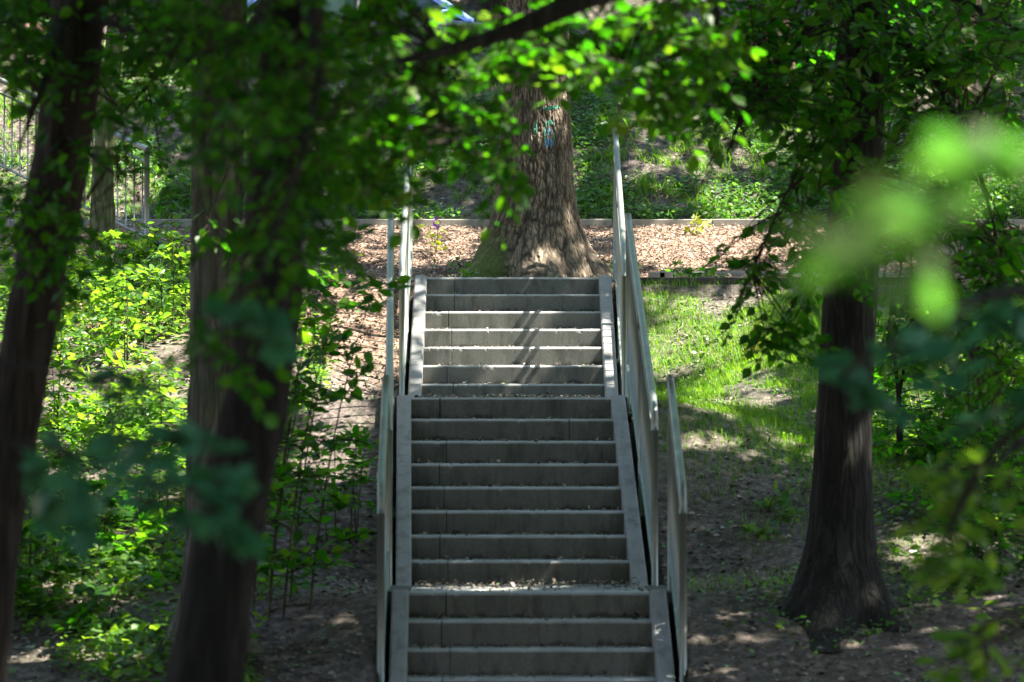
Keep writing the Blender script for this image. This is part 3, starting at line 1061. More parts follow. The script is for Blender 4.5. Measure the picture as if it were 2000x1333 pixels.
# ------------------------------------------------------------------ trees in the picture
def pxpath(pts):
    return [at(a, b_, d) for a, b_, d in pts]


d = 14.0
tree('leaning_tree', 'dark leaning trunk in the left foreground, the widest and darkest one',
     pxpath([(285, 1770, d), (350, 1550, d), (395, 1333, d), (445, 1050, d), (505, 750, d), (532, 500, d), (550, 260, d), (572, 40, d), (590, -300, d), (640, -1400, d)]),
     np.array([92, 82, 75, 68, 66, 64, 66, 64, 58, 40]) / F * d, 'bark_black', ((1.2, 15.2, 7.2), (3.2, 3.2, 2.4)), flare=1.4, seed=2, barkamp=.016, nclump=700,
     boughs=[(pxpath([(580, -120, d), (500, 40, 13.6), (430, 90, 13.3), (360, 120, 13)]), .025, .006),
             (pxpath([(575, -40, d), (620, 120, 13.3), (600, 260, 12.8), (560, 400, 12.6), (500, 560, 12.5)]), .018, .003)],
     fills=[(500, 60, 190, 110, 12.8, 14.6, 18, .40, .075), (560, 280, 110, 130, 12.4, 13.4, 9, .34, .075), (640, 160, 110, 110, 12.6, 14, 10, .36, .075),
            (440, 230, 60, 90, 12.8, 13.6, 4, .32, .075), (530, 430, 110, 90, 12.4, 13.4, 6, .34, .08), (470, 640, 90, 60, 12.2, 13.2, 3, .3, .08)], lo=0, hi=.8)

d = 23.0
tree('flaking_tree', 'grey trunk with flaking bark just behind the dark leaning trunk',
     pxpath([(412, 1275, d), (414, 1000, d), (416, 700, d), (424, 400, d), (428, 150, d), (430, -100, d), (440, -900, d)]),
     np.array([60, 50, 48, 53, 55, 52, 36]) / F * d, 'bark_grey', ((1.0, 24.5, 9.5), (3.4, 3.2, 3)), flare=1.6, seed=5, barkamp=.018, fr=11,
     boughs=[(pxpath([(430, -20, d), (330, 120, 22.6), (230, 230, 22.3)]), .03, .006), (pxpath([(430, 60, d), (520, 250, 21.5), (620, 420, 20.6), (680, 480, 20.3)]), .022, .004)],
     fills=[(280, 170, 130, 110, 21.8, 23.6, 10, .42, .085), (330, 300, 40, 60, 22, 23, 1, .36, .085), (640, 470, 70, 60, 20, 21, 5, .35, .09), (440, 470, 50, 60, 21.5, 22.2, 2, .25, .09), (200, 90, 150, 90, 22, 24, 12, .42, .085)], lo=.1, hi=1)

d = 17.0
tree('brown_tree', 'brown slanting trunk at the far left, in front of the steel hillside railing',
     pxpath([(-95, 1600, d), (-50, 1330, d), (-15, 1060, d), (30, 800, d), (66, 600, d), (100, 400, d), (135, 200, d), (155, 0, d), (180, -300, d), (230, -1300, d)]),
     np.array([75, 62, 55, 54, 54, 56, 58, 57, 50, 36]) / F * d, 'bark_brown', ((1.0, 18.6, 8.4), (3.2, 3, 2.6)), flare=1.5, seed=9,
     boughs=[(pxpath([(160, -60, d), (90, 150, 16.4), (40, 280, 16)]), .028, .006), (pxpath([(150, 30, d), (260, 60, 16.5), (340, 120, 16.2)]), .025, .005),
             (pxpath([(120, 260, d), (200, 320, 16.4), (280, 400, 16)]), .016, .004)],
     fills=[(70, 130, 110, 130, 15.8, 17.6, 14, .40, .08), (90, 370, 110, 110, 15.6, 16.8, 6, .38, .08), (280, 70, 120, 90, 16, 17.4, 14, .40, .08),
            (190, 250, 80, 60, 15.8, 16.6, 4, .34, .08), (60, 470, 80, 80, 15.8, 16.6, 4, .34, .08), (330, 30, 110, 60, 16, 17.6, 10, .4, .08), (40, 40, 80, 60, 16, 17.6, 8, .4, .08)], lo=0, hi=.75)

d = 24.0
tree('buttressed_tree', 'dark trunk with flared roots on the right of the stairs',
     pxpath([(1634, 1262, d), (1640, 1110, d), (1645, 1000, d), (1648, 850, d), (1655, 680, d), (1664, 500, d), (1674, 300, d), (1682, 100, d), (1690, -100, d), (1700, -800, d)]),
     np.array([68, 62, 59, 57, 55, 53, 51, 50, 48, 34]) / F * d, 'bark_dark', ((4.6, 25.0, 9.5), (3.6, 3.4, 3)), flare=2.8, hs=.28, lobes=6, seed=4, n=110,
     boughs=[(pxpath([(1685, 0, d), (1580, 60, 23.2), (1470, 190, 22.6), (1420, 300, 22.3)]), .04, .006), (pxpath([(1680, 120, d), (1560, 330, 22.8), (1490, 480, 22.3), (1470, 540, 22.1)]), .010, .003),
             (pxpath([(1685, 20, d), (1800, 120, 23.4), (1900, 300, 22.6), (1960, 520, 22)]), .035, .005), (pxpath([(1690, -50, d), (1850, -10, 23.5), (1990, 60, 23)]), .04, .006),
             (pxpath([(1672, 330, d), (1740, 420, 23), (1840, 560, 22.2), (1900, 700, 21.8)]), .022, .004)],
     fills=[(1560, 90, 160, 120, 21.8, 24, 34, .5, .112), (1640, 230, 130, 110, 21.8, 23.4, 18, .46, .112), (1450, 150, 90, 100, 21.8, 23.4, 14, .46, .112),
            (1540, 500, 90, 120, 21.6, 23, 9, .42, .112), (1490, 640, 70, 60, 21.8, 22.6, 3, .38, .095), (1550, 700, 60, 80, 21.8, 22.6, 2, .4, .095),
            (1850, 130, 160, 130, 21.8, 24.4, 34, .5, .112), (1850, 420, 150, 120, 21, 23.5, 20, .48, .112), (1860, 620, 140, 90, 21, 23, 13, .44, .112), (1930, 760, 80, 80, 21, 22.6, 7, .44, .112),
            (1590, 380, 60, 60, 22, 23, 5, .4, .112), (1600, 490, 70, 50, 22, 23, 5, .4, .112), (1720, 50, 280, 90, 23, 25.5, 30, .5, .112), (1930, 330, 90, 160, 23, 25.5, 12, .5, .112), (1920, 560, 90, 130, 20.6, 22.4, 13, .44, .105)], lo=0, hi=.85)

# trees whose trunks stand just outside the picture and whose boughs hang into it
tree('overhanging_tree', 'tree just beyond the right edge whose dark branch crosses the top centre',
     [(3.75, 16, -1.65), (3.7, 16, 0), (3.65, 16, 2), (3.55, 16.1, 4.6), (3.5, 16.2, 7)], [.24, .2, .18, .16, .1], 'bark_dark', ((4.2, 18.0, 7.4), (3.0, 3.2, 2.2)), seed=13, nclump=650,
     boughs=[([(3.56, 16.05, 4.5)] + pxpath([(1560, -230, 15.2), (1330, -75, 14.8), (1130, 2, 14.6), (1040, 42, 14.6), (950, 76, 14.6), (860, 102, 14.5), (760, 128, 14.4), (660, 180, 14.3)]), .07, .006),
             (pxpath([(1330, -75, 16), (1400, 20, 16.2), (1380, 120, 16.3)]), .02, .004), (pxpath([(1130, 2, 16), (1180, 90, 15.8), (1250, 150, 15.6)]), .014, .004),
             (pxpath([(860, 102, 15.6), (860, 220, 15.2), (930, 310, 15)]), .01, .003)],
     fills=[(1190, 40, 230, 70, 15, 16.8, 22, .40, .088), (920, 95, 190, 75, 14.8, 16.4, 20, .40, .088), (1320, 110, 110, 90, 15.2, 16.6, 12, .38, .088),
            (820, 230, 150, 110, 14.6, 15.8, 17, .38, .088), (930, 320, 70, 35, 14.6, 15.4, 4, .32, .07), (1250, 110, 130, 26, 15, 16, 5, .30, .088), (700, 290, 90, 90, 14.4, 15.4, 7, .38, .088), (660, 40, 70, 50, 15, 16.6, 6, .40, .085), (775, 14, 75, 30, 15.2, 16.4, 9, .34, .085)], lo=.15, hi=1)

tree('maple_tree', 'tree beyond the left edge with big blurred blue-green lobed leaves',
     [(-2.6, 9.6, -1.62), (-2.58, 9.6, 1), (-2.5, 9.7, 3.4), (-2.3, 9.8, 6)], [.16, .14, .12, .08], 'bark_brown', ((1.2, 9.2, 5.6), (2.0, 2.2, 1.3)), seed=17, leafmat='leaf_teal', tpl=MAPLE,
     boughs=[([(-2.56, 9.6, 1.1)] + pxpath([(-120, 640, 9.6), (80, 720, 9.5), (250, 740, 9.4), (430, 690, 9.3), (570, 640, 9.3)]), .012, .003),
             ([(-2.57, 9.6, .6)] + pxpath([(-100, 820, 9.4), (120, 880, 9.3), (300, 950, 9.2)]), .009, .003)],
     fills=[(500, 640, 100, 40, 9, 9.8, 2, .18, .08), (430, 840, 110, 90, 8.8, 9.8, 1, .20, .085), (220, 870, 150, 60, 8.8, 9.8, 3, .22, .085), (330, 1010, 110, 40, 8.8, 9.6, 2, .20, .08),
            (480, 930, 60, 40, 9, 9.6, 1, .16, .08), (60, 940, 60, 50, 9, 9.8, 1, .20, .085), (330, 740, 100, 40, 9, 9.8, 1, .20, .08)], nclump=300, lo=0, hi=.9)

tree('bright_maple', 'tree beyond the right edge with a bright blurred bough nearest the lens',
     [(1.75, 4.1, -1.62), (1.74, 4.1, .6), (1.7, 4.1, 2.2), (1.65, 4.2, 4)], [.09, .08, .07, .05], 'bark_brown', None, seed=19, leafmat='leaf_soft', tpl=MAPLE,
     boughs=[([(1.73, 4.1, .4)] + pxpath([(2300, 260, 3.8), (2020, 310, 3.75), (1860, 360, 3.7), (1720, 410, 3.65), (1640, 440, 3.6)]), .004, .001)],
     fills=[(1790, 395, 150, 30, 3.5, 3.9, 3, .085, .046), (1660, 440, 70, 20, 3.4, 3.7, 2, .07, .044), (1950, 300, 60, 25, 3.6, 4.0, 2, .085, .048)], lo=.0, hi=1)

tree('grey_maple', 'tree beyond the right edge with blurred grey-green leaves in front of the dark trunk',
     [(2.7, 10.6, -1.62), (2.68, 10.6, .8), (2.6, 10.6, 3), (2.6, 10.6, 5.4)], [.14, .12, .10, .07], 'bark_brown', ((4.6, 9.3, 6.0), (2.4, 2.6, 1.8)), seed=23, leafmat='leaf_teal', tpl=MAPLE,
     boughs=[([(2.66, 10.6, 1.0)] + pxpath([(2140, 540, 9.9), (1960, 570, 9.7), (1830, 620, 9.6), (1720, 680, 9.5), (1640, 740, 9.4)]), .022, .004),
             ([(2.67, 10.6, .45)] + pxpath([(2150, 780, 10.4), (2000, 830, 10.6), (1900, 930, 10.8), (1840, 1050, 11)]), .02, .003)],
     fills=[(1720, 690, 100, 80, 9.1, 9.9, 3, .18, .08), (1880, 590, 100, 50, 9.3, 10, 3, .20, .08), (1930, 800, 80, 60, 10, 11, 2, .20, .08)], nclump=420, lo=0, hi=.9)

tree('drooping_tree', 'tree beyond the right edge with drooping yellowish sprays low at the right',
     [(3.1, 12.2, -1.62), (3.08, 12.2, .5), (3.0, 12.2, 2.6), (3.0, 12.3, 5)], [.13, .11, .10, .06], 'bark_brown', ((4.8, 13.8, 6.4), (2.6, 2.6, 1.9)), seed=29, leafmat='leaf_shrub',
     boughs=[([(3.07, 12.2, .55)] + pxpath([(2150, 820, 11.4), (2010, 860, 11.2), (1910, 940, 11.1), (1850, 1050, 11), (1810, 1120, 11)]), .018, .003),
             ([(3.08, 12.2, -.2)] + pxpath([(2120, 1160, 12.2), (2000, 1220, 12), (1900, 1270, 12)]), .014, .003)],
     fills=[(1910, 950, 90, 80, 10.7, 11.6, 7, .26, .075), (1840, 1080, 50, 60, 10.8, 11.3, 4, .2, .07), (1930, 1260, 90, 55, 11.7, 12.5, 5, .24, .08)], nclump=380, lo=0, hi=.8)

# unseen trees added to shade the scene and screen off sky
for nm, lab, x, y, r0, c, r, bk, n_ in (
        ('added_shade_tree', 'tall unseen tree added for shade well beyond the right edge, level with the middle flight', 6.6, 28.0, .26, (8.2, 28.2, 10), (3.8, 3.6, 3.2), 'bark_dark', 420),
        ('added_shade_tree', 'tall unseen tree added for shade well beyond the right edge, level with the thick trunk', 7.4, 35.0, .28, (8.8, 34.6, 11), (4.0, 3.8, 3.4), 'bark_brown', 380),
        ('added_shade_tree', 'tall unseen tree added for shade beyond the right edge by the roadside wall', 7.2, 41.2, .24, (8.4, 40.2, 12), (3.8, 3.6, 3.2), 'bark_brown', 330),
        ('added_shade_tree', 'broad unseen tree added for shade beyond the right edge, level with the lowest flight', 6.0, 22.5, .25, (8.0, 22.8, 9.2), (3.6, 3.4, 3), 'bark_dark', 420),
        ('added_shade_tree', 'tall unseen tree added for shade beyond the left edge above the leafy undergrowth', -5.6, 31.5, .24, (-4.4, 33.5, 10), (3.6, 3.4, 3), 'bark_brown', 330),
        ('added_shade_tree', 'unseen tree added for shade beyond the right edge, between stairs and lens', 5.4, 19.0, .22, (6.9, 18.4, 8.2), (3.2, 3, 2.4), 'bark_dark', 380),
        ('added_shade_tree', 'shade tree out of view beyond the left edge, level with the lowest flight', -5.4, 23.0, .22, (-5.0, 23.5, 7.6), (3.2, 3.4, 3.4), 'bark_dark', 260),
        ('added_shade_tree', 'shade tree out of view beyond the left edge, level with the leaning trunk', -4.6, 14.0, .22, (-4.4, 14.0, 6.2), (3.0, 3.6, 3.4), 'bark_dark', 260),
        ('added_shade_tree', 'shade tree out of view to the left of the lens', -4.4, 5.0, .22, (-3.0, 5.5, 5.6), (3.4, 4.2, 3.0), 'bark_dark', 420),
        ('added_shade_tree', 'tall shade tree out of view whose crown spreads over the lens', 3.6, 8.0, .24, (1.6, 9.5, 7.6), (4.0, 4.4, 2.2), 'bark_dark', 600),
        ('added_shade_tree', 'shade tree out of view to the left, its crown over the lowest flight', -4.2, 19.0, .24, (-2.0, 20.0, 7.0), (3.0, 3.4, 2.2), 'bark_dark', 560),
        ('added_shade_tree', 'shade tree out of view to the right of the lens', 4.6, 1.5, .22, (4.2, 1.0, 5.2), (3.0, 3.6, 3.0), 'bark_dark', 260),
        ('added_shade_tree', 'shade tree out of view behind the lens on the left', -2.6, -5.0, .22, (-2.2, -5.0, 4.0), (3.4, 2.6, 4.2), 'bark_dark', 300),
        ('added_shade_tree', 'shade tree out of view behind the lens on the right', 3.4, -6.5, .22, (2.8, -6.5, 4.0), (3.4, 2.6, 4.2), 'bark_dark', 300)):
    z0 = float(ground(x, y))
    tree(nm, lab, [(x, y, z0 - .1), (x + .1, y, z0 + 2), (x + .25, y + .3, z0 + 5), ((x + c[0]) / 2, (y + c[1]) / 2, c[2] - 1)], [r0 * 1.15, r0, r0 * .85, r0 * .5], bk, (c, r),
         seed=int(abs(x * 10 + y)), nclump=n_)

# pale sunlit trunks on the hillside
for lab, pts, ws, bk, c in (
        ('pale sunlit trunk behind the leaves right of centre at the top', [(1512, 190, 40.6), (1506, 120, 40.6), (1500, 0, 40.6), (1492, -300, 40.6)], [62, 44, 40, 36], 'bark_pale', ((4.8, 39.6, 12), (3, 3, 2.6))),
        ('pale sunlit trunk seen through the leaves near the right edge', [(1882, 215, 40.2), (1884, 150, 40.2), (1890, 30, 40.2), (1900, -300, 40.2)], [44, 28, 26, 22], 'bark_pale', None),
        ('thin mossy trunk between the brown and the grey trunk at the left', [(196, 330, 33.5), (206, 220, 33.5), (226, 60, 33.5), (250, -300, 33.5)], [26, 20, 19, 16], 'bark_moss', None)):
    P = pxpath(pts)
    P[0][2] = float(ground(P[0][0], P[0][1])) - .05
    tree('hillside_tree', lab, P, np.array(ws) / F * P[0][1], bk, c, flare=1.25, seed=31 + len(lab), nclump=260, fr=9, barkamp=.02)

# trees beyond the road that close the view
for k, (x, y, h) in enumerate(((-6.5, 53, 9), (-3.2, 55, 10), (-.2, 54, 8), (2.9, 56, 10), (6.2, 53, 9), (-9.6, 56, 10), (9.4, 57, 10))):
    z0 = float(ground(x, y))
    labs = ['leftward', 'left of the car roof', 'behind the car bonnet', 'right of the car', 'towards the right corner', 'at the far left', 'at the far right']
    rt = empty('roadside_tree', (x, y, z0), 'dense dark tree beyond the road, ' + labs[k], 'tree', 'trees beyond the road')
    mb, _ = trunk_mesh([(x, y, z0 - .1), (x + .1, y, z0 + 2), (x, y, z0 + 5)], [.2, .16, .1], 1.4, n=32, seed=k)
    mb.build('trunk', M['bark_brown'], rt, True)
    mb = MB(); n_ = 12000
    u = R.normal(0, 1, (n_, 3)); u /= np.linalg.norm(u, axis=1)[:, None]
    P = np.array([x, y, z0 + 3.2]) + u * (R.uniform(.4, 1, n_) ** .5)[:, None] * np.array([2.3, 1.8, 3.0]) * (.75 + .5 * fbm(u[:, 0] * 3 + k * 7, u[:, 2] * 3, 6, 2))[:, None]
    leaves(mb, P, R.normal(0, 1, (n_, 3)), np.array([0, 0, 1.]) + R.normal(0, .6, (n_, 3)), .17, RHOMB, R.uniform(0, .8, n_))
    mb.build('crown', M['leaf_canopy'], rt)


# ------------------------------------------------------------------ shrubs and seedlings
def shrub(name, label, px, py, hgt, spread, stems, ls, mat, tpl=OVAL, group='shrubs under the trees', cat='shrub', lean=(0, 0), L=.32, lo=0, hi=1, per=4, base=None):
    g = gpoint(px, py) if base is None else np.array([base[0], base[1], float(ground(base[0], base[1]))])
    rt = empty(name, g, label, cat, group)
    fo = Foliage(tpl); sb = MB()
    for k in range(stems):
        a = R.uniform(0, 2 * math.pi)
        e = g + np.array([math.cos(a) * spread * R.uniform(.2, 1) + lean[0], math.sin(a) * spread * R.uniform(.2, 1) + lean[1], hgt * R.uniform(.65, 1)])
        s0 = g + np.array([math.cos(a) * spread * .45, math.sin(a) * spread * .45, -.04])
        mid = (s0 + e) / 2 + np.array([-(e - s0)[0] * .2, -(e - s0)[1] * .2, .12 * hgt])
        q = np.linspace(0, 1, 9)[:, None]
        line = (1 - q) ** 2 * s0 + 2 * q * (1 - q) * mid + q * q * e
        sb.tube(line, np.linspace(.005 + .002 * hgt, .002, 9), 6, caps=False)
        for t_ in np.linspace(.22, 1, per):
            p = line[int(t_ * 8)]
            dd = unit(R.normal(0, 1, 3) * np.array([1, 1, .35]) + (e - s0) * .3)
            fo.spray(p, dd, L * R.uniform(.6, 1.1), ls, .3)
    sb.build('stems', M['stem'], rt, True)
    fo.tw and fo.build(rt, M[mat], 'foliage', lo, hi)
    return rt


SH = [
    ('leafy shrub below the end post of the hillside railing', 300, 560, .6, .42, 9, .06, 'leaf_shrub'),
    ('bright leafy shrub hiding the bars of the hillside railing', 215, 545, .55, .45, 9, .06, 'leaf_shrub'),
    ('leafy shrub at the left edge behind the brown trunk, upper', 40, 520, .8, .4, 7, .065, 'leaf_shrub'),
    ('low bright shrub in the sun between the brown and grey trunks', 250, 700, .75, .45, 9, .06, 'leaf_shrub'),
    ('small leafy shrub touching the foot of the grey flaking trunk', 345, 660, .8, .3, 6, .06, 'leaf_shrub'),
    ('leafy shrub close beside the brown trunk, half way up', 150, 640, .9, .35, 7, .065, 'leaf_shrub'),
    ('spreading sunlit shrub low beside the brown trunk', 170, 900, .65, .5, 10, .065, 'leaf_shrub'),
    ('sunlit shrub in the left clearing below the dead twigs', 300, 860, .6, .45, 9, .065, 'leaf_shrub'),
    ('low shrub in the left clearing, right in front of the brown trunk', 90, 840, .65, .35, 7, .07, 'leaf_shrub')]
for lab, px, py, hg, spd, st_, ls, mt in SH:
    shrub('leafy_shrub', lab, px, py, hg, spd, max(3, int(st_ * .55)), ls * 1.4, mat=mt, lo=.1, hi=1, per=6)
SH2 = [
    ('maple seedlings with broad leaves in the lower left corner', 60, 1190, .55, .30, 7, .085),
    ('maple seedling with broad leaves left of the leaning trunk foot', 270, 1120, .45, .28, 5, .085),
    ('maple seedling clump in the shade below the left clearing', 160, 1090, .55, .32, 6, .085),
    ('small maple seedling beside the leaning trunk at the shade edge', 310, 1010, .5, .25, 4, .08),
    ('maple seedling with a thin bare stem at the left edge', 30, 1060, .6, .25, 5, .085),
    ('low maple seedling near the fallen branch at bottom left', 180, 1240, .35, .25, 4, .08)]
for lab, px, py, hg, spd, st_, ls in SH2:
    shrub('maple_seedling', lab, px, py, hg, spd, st_, ls, 'leaf_tree', MAPLE, 'maple seedlings under the trees', 'seedling', L=.26, lo=.35, hi=1, per=3)
shrub('tall_shrub', 'tall thin-stemmed shrub with bright leaves left of the lowest railing', 545, 1195, 1.95, .42, 7, .11, 'leaf_tree', lean=(.28, .1), L=.46, lo=.3, hi=1, per=7)
shrub('tall_shrub', 'low leafy shrub beside the left railing, right of the tall shrub', 668, 1060, .75, .22, 5, .08, 'leaf_tree', L=.34, lo=.15, hi=.9)
SH3 = [
    ('dark shrub at the right edge behind the flared tree', 1900, 1010, .9, .5, 11, .09, 'leaf_tree', .7),
    ('dark shrub low at the right edge under the drooping sprays', 1960, 1150, .7, .45, 9, .09, 'leaf_tree', .6),
    ('leafy shrub right of the forked sapling', 1850, 900, .8, .4, 9, .085, 'leaf_tree', .9),
    ('low shrub between the flared tree and the forked sapling', 1730, 860, .4, .2, 5, .08, 'leaf_shrub', .9),
    ('dark leafy shrub high at the right edge', 1960, 860, 1.1, .45, 10, .09, 'leaf_tree', .7),
    ('leafy shrub on the sunny slope at the far right', 1880, 720, .8, .4, 8, .08, 'leaf_tree', .9)]
for lab, px, py, hg, spd, st_, ls, mt, hi in SH3:
    shrub('leafy_shrub', lab, px, py, hg, spd, st_, ls, mat=mt, lo=0, hi=hi, L=.38)

# forked sapling right of the flared tree
g = gpoint(1757, 905)
rt = empty('sapling', g, 'thin dark forked sapling right of the flared tree', 'sapling')
fo = Foliage(OVAL); mb = MB()
Yd = g[1]
b0 = g; fk = at(1755, 770, Yd)
l1 = smooth_line([b0, at(1757, 830, Yd), fk, at(1748, 710, Yd), at(1738, 630, Yd)]); l2 = smooth_line([fk, at(1766, 720, Yd), at(1772, 660, Yd - .1), at(1770, 600, Yd - .2)])
mb.tube(l1, np.linspace(.028, .008, len(l1)), 8); mb.tube(l2, np.linspace(.016, .006, len(l2)), 8)
mb.build('stem', M['bark_dark'], rt, True)
for l_ in (l1[18:], l2[6:]):
    for p in l_[::4]:
        fo.spray(p, R.normal(0, 1, 3) * (1, 1, .4), .34, .09, .3)
for cx_, cy_ in ((1720, 790), (1800, 800), (1780, 860), (1820, 760)):
    p = at(cx_, cy_, Yd - .2); fo.connect([l1], p); fo.spray(p, R.normal(0, 1, 3) * (1, 1, .3), .34, .09, .3)
fo.build(rt, M['leaf_tree'], 'foliage', 0, .9)


def small_plant(name, label, px, py, d_, hpx, mat, flower=False, cat='plant', n=5):
    p = at(px, py, d_); p[2] = float(ground(p[0], p[1])); hgt = hpx / F * d_
    rt = empty(name, p, label, cat)
    fo = Foliage(MAPLE); mb = MB()
    for k in range(3 if not flower else 2):
        e = p + np.array([R.uniform(-.10, .12), R.uniform(-.08, .08), hgt * R.uniform(.6, .9)])
        line = smooth_line([p - (0, 0, .02), (p + e) / 2 + R.normal(0, .015, 3), e])
        mb.tube(line, np.linspace(.005, .003, len(line)), 5)
        for q in line[4::3]:
            fo.twig_leaves(q, unit(R.normal(0, 1, 3) * (1, 1, .5)), .09, .06, unit(np.array([0, -.6, 1.]) + R.normal(0, .3, 3)), .2, .8)
    if flower:
        top = p + np.array([.0, 0, hgt * 1.05])
        line = smooth_line([p, p + (.015, 0, hgt * .6), top]); mb.tube(line, np.linspace(.005, .003, len(line)), 5)
    mb.build('stem', M['leaf_yellow'], rt, True)
    fo.tw = MB(); fo.build(rt, M[mat], 'foliage')
    if flower:
        fb = MB()
        for q, z in ((0, 0), (.02, -.035), (-.012, -.05), (.014, -.075)):
            P = np.repeat((top + (q, 0, z))[None], 6, 0); a = np.arange(6) * math.pi / 3
            leaves(fb, P, np.stack([np.cos(a), -.5 + 0 * a, np.sin(a)], -1), np.repeat([[0, -1., 0.2]], 6, 0), .036, RHOMB, a * 0)
        fb.build('flower', NT('purple petal').base((.30, .12, .50), .6), rt)


small_plant('flowering_plant', 'yellow-green plant with a purple flower by the left railing on the wood chips', 852, 478, 36.0, 62, 'leaf_yellow', True)
small_plant('young_plant', 'small yellow-green plant in front of the kerb right of the railings', 1356, 458, 37.3, 34, 'leaf_yellow')
small_plant('young_plant', 'small yellow-green plant at the kerb near the dark leaves on the right', 1510, 440, 37.6, 36, 'leaf_yellow')
small_plant('young_plant', 'tiny yellow seedling at the right foot of the thick trunk', 1133, 446, 35.0, 26, 'leaf_yellow')
small_plant('young_plant', 'small green seedling at the left foot of the thick trunk', 915, 535, 33.8, 22, 'leaf_shrub')
small_plant('young_plant', 'wispy plant on the wood chips just right of the leaning trunk', 668, 488, 35.2, 34, 'leaf_yellow')
for lab, px, py in (('dark small plant between the edging stones, nearest the railing', 1310, 533), ('dark small plant between the edging stones, middle one', 1345, 530),
                    ('dark small plant between the edging stones, tallest one', 1392, 532)):
    small_plant('edging_plant', lab, px, py, 33.9, 30, 'leaf_tree')
shrub('yellow_shrub', 'low yellow-green plant in the middle of the grass slope', 1462, 700, .22, .12, 6, .035, 'leaf_yellow', group='plants on the grass slope', cat='plant', L=.12, per=3)

for k, (px, py, hp) in enumerate(((1498, 985, 24), (1484, 1040, 14), (1538, 1005, 12))):
    small_plant('seedling', ['tall sunlit seedling on the bare soil left of the flared tree', 'pale sunlit seedling on the bare soil nearest the right railing', 'small oval-leaved seedling on the bare soil close to the flared tree'][k],
                px, py + 10, gpoint(px, py + 10)[1], hp + 10, 'leaf_shrub')


# ------------------------------------------------------------------ ground cover (uncountable)
def gz(x, y): return ground(x, y)


def blades(mb, P, hgt, wid, lean, rnd, bend=.5):
    n = len(P)
    a = R.uniform(0, 2 * math.pi, n)
    side = np.stack([np.cos(a), np.sin(a), 0 * a], -1)
    dirn = np.stack([np.cos(a + 1.4), np.sin(a + 1.4), 0 * a], -1)
    V = np.zeros((n, 7, 3))
    for k, q in enumerate((0, .38, .74, 1.0)):
        c = P + np.array([0, 0, 1.]) * (hgt * q * (1 - .35 * bend * lean * q * q))[:, None] + dirn * (hgt * lean * q * q)[:, None]
        w = wid * (1, .9, .6, 0)[k] * .5
        if k < 3:
            V[:, 2 * k] = c - side * w[:, None]; V[:, 2 * k + 1] = c + side * w[:, None]
        else: V[:, 6] = c
    o = np.arange(n)[:, None] * 7
    q = np.concatenate([o + np.array([[0, 1, 3, 2]]), o + np.array([[2, 3, 5, 4]])]); t_ = o + np.array([[4, 5, 6]])
    mb.add(V.reshape(-1, 3), [q, t_], np.repeat(rnd, 7))


# sown grass right of the stairs
n = 170000
x = R.uniform(.9, 5.2, n); y = R.uniform(24.6, 33.36, n)
den = sstep(26.4, 28.6, y + .9 * (fbm(x * 1.2, y * 1.2, 51, 3) - .5)) * .9 + .10
den = den * sstep(.32, .54, fbm(x * 1.6, y * 1.6, 61, 4) + .10 * sstep(31.5, 33, y)) * sstep(.95, 1.15, x - axis_x(y))
k = R.uniform(0, 1, n) < den
x, y = x[k], y[k]
mb = MB()
blades(mb, np.stack([x, y, gz(x, y) - .005], -1), R.uniform(.025, .085, len(x)) * (1 + .8 * (R.uniform(0, 1, len(x)) > .95)), R.uniform(.003, .0055, len(x)), R.uniform(.05, .8, len(x)), R.uniform(.1, 1, len(x)))
tag(mb.build('sown_grass', M['grass']), 'fine sparse new grass on the slope right of the stairs', 'grass', kind='stuff')

# hillside grass tufts and weeds behind the kerb
mb = MB()
n = 1900
x = R.uniform(-5.6, 5.8, n); y = R.uniform(38.15, 42.35, n)
den = sstep(.36, .62, fbm(x * .8, y * .9, 71, 4) + .07 + .16 * sstep(0, 2.5, x) + .08 * (y < 39.4))
k = R.uniform(0, 1, n) < den; x, y = x[k], y[k]
m = 20
P = np.stack([np.repeat(x, m), np.repeat(y, m)], -1) + R.normal(0, .05, (len(x) * m, 2))
hh_ = np.repeat(R.uniform(.07, .19, len(x)), m) * R.uniform(.5, 1.1, len(P))
blades(mb, np.stack([P[:, 0], P[:, 1], gz(P[:, 0], P[:, 1]) - .01], -1), hh_, R.uniform(.006, .011, len(P)), R.uniform(.2, 1.1, len(P)), np.clip(np.repeat(R.uniform(0, .75, len(x)), m) + R.uniform(-.1, .2, len(P)), 0, 1), .8)
tag(mb.build('hillside_grass', M['grass']), 'tufts of long grass on the hillside behind the kerb', 'grass', kind='stuff')

mb = MB()
n = 75000
x = R.uniform(-5.6, 5.8, n); y = R.uniform(38.12, 42.4, n)
den = sstep(.44, .66, fbm(x * 1.3, y * 1.5, 81, 4) + .10 * sstep(0, 3, x) + .12 * sstep(39.2, 38.2, y) - .015)
k = R.uniform(0, 1, n) < den; x, y = x[k], y[k]; q = len(x)
D = R.normal(0, 1, (q, 3)) * (1, 1, .3); N = np.array([0, -.5, 1.]) + R.normal(0, .4, (q, 3))
leaves(mb, np.stack([x, y, gz(x, y) + R.uniform(.01, .13, q)], -1), D, N, R.uniform(.025, .075, q), OVAL, R.uniform(0, 1, q))
tag(mb.build('hillside_weeds', M['weed']), 'low broad-leaved weeds over the hillside behind the kerb', 'weeds', kind='stuff')

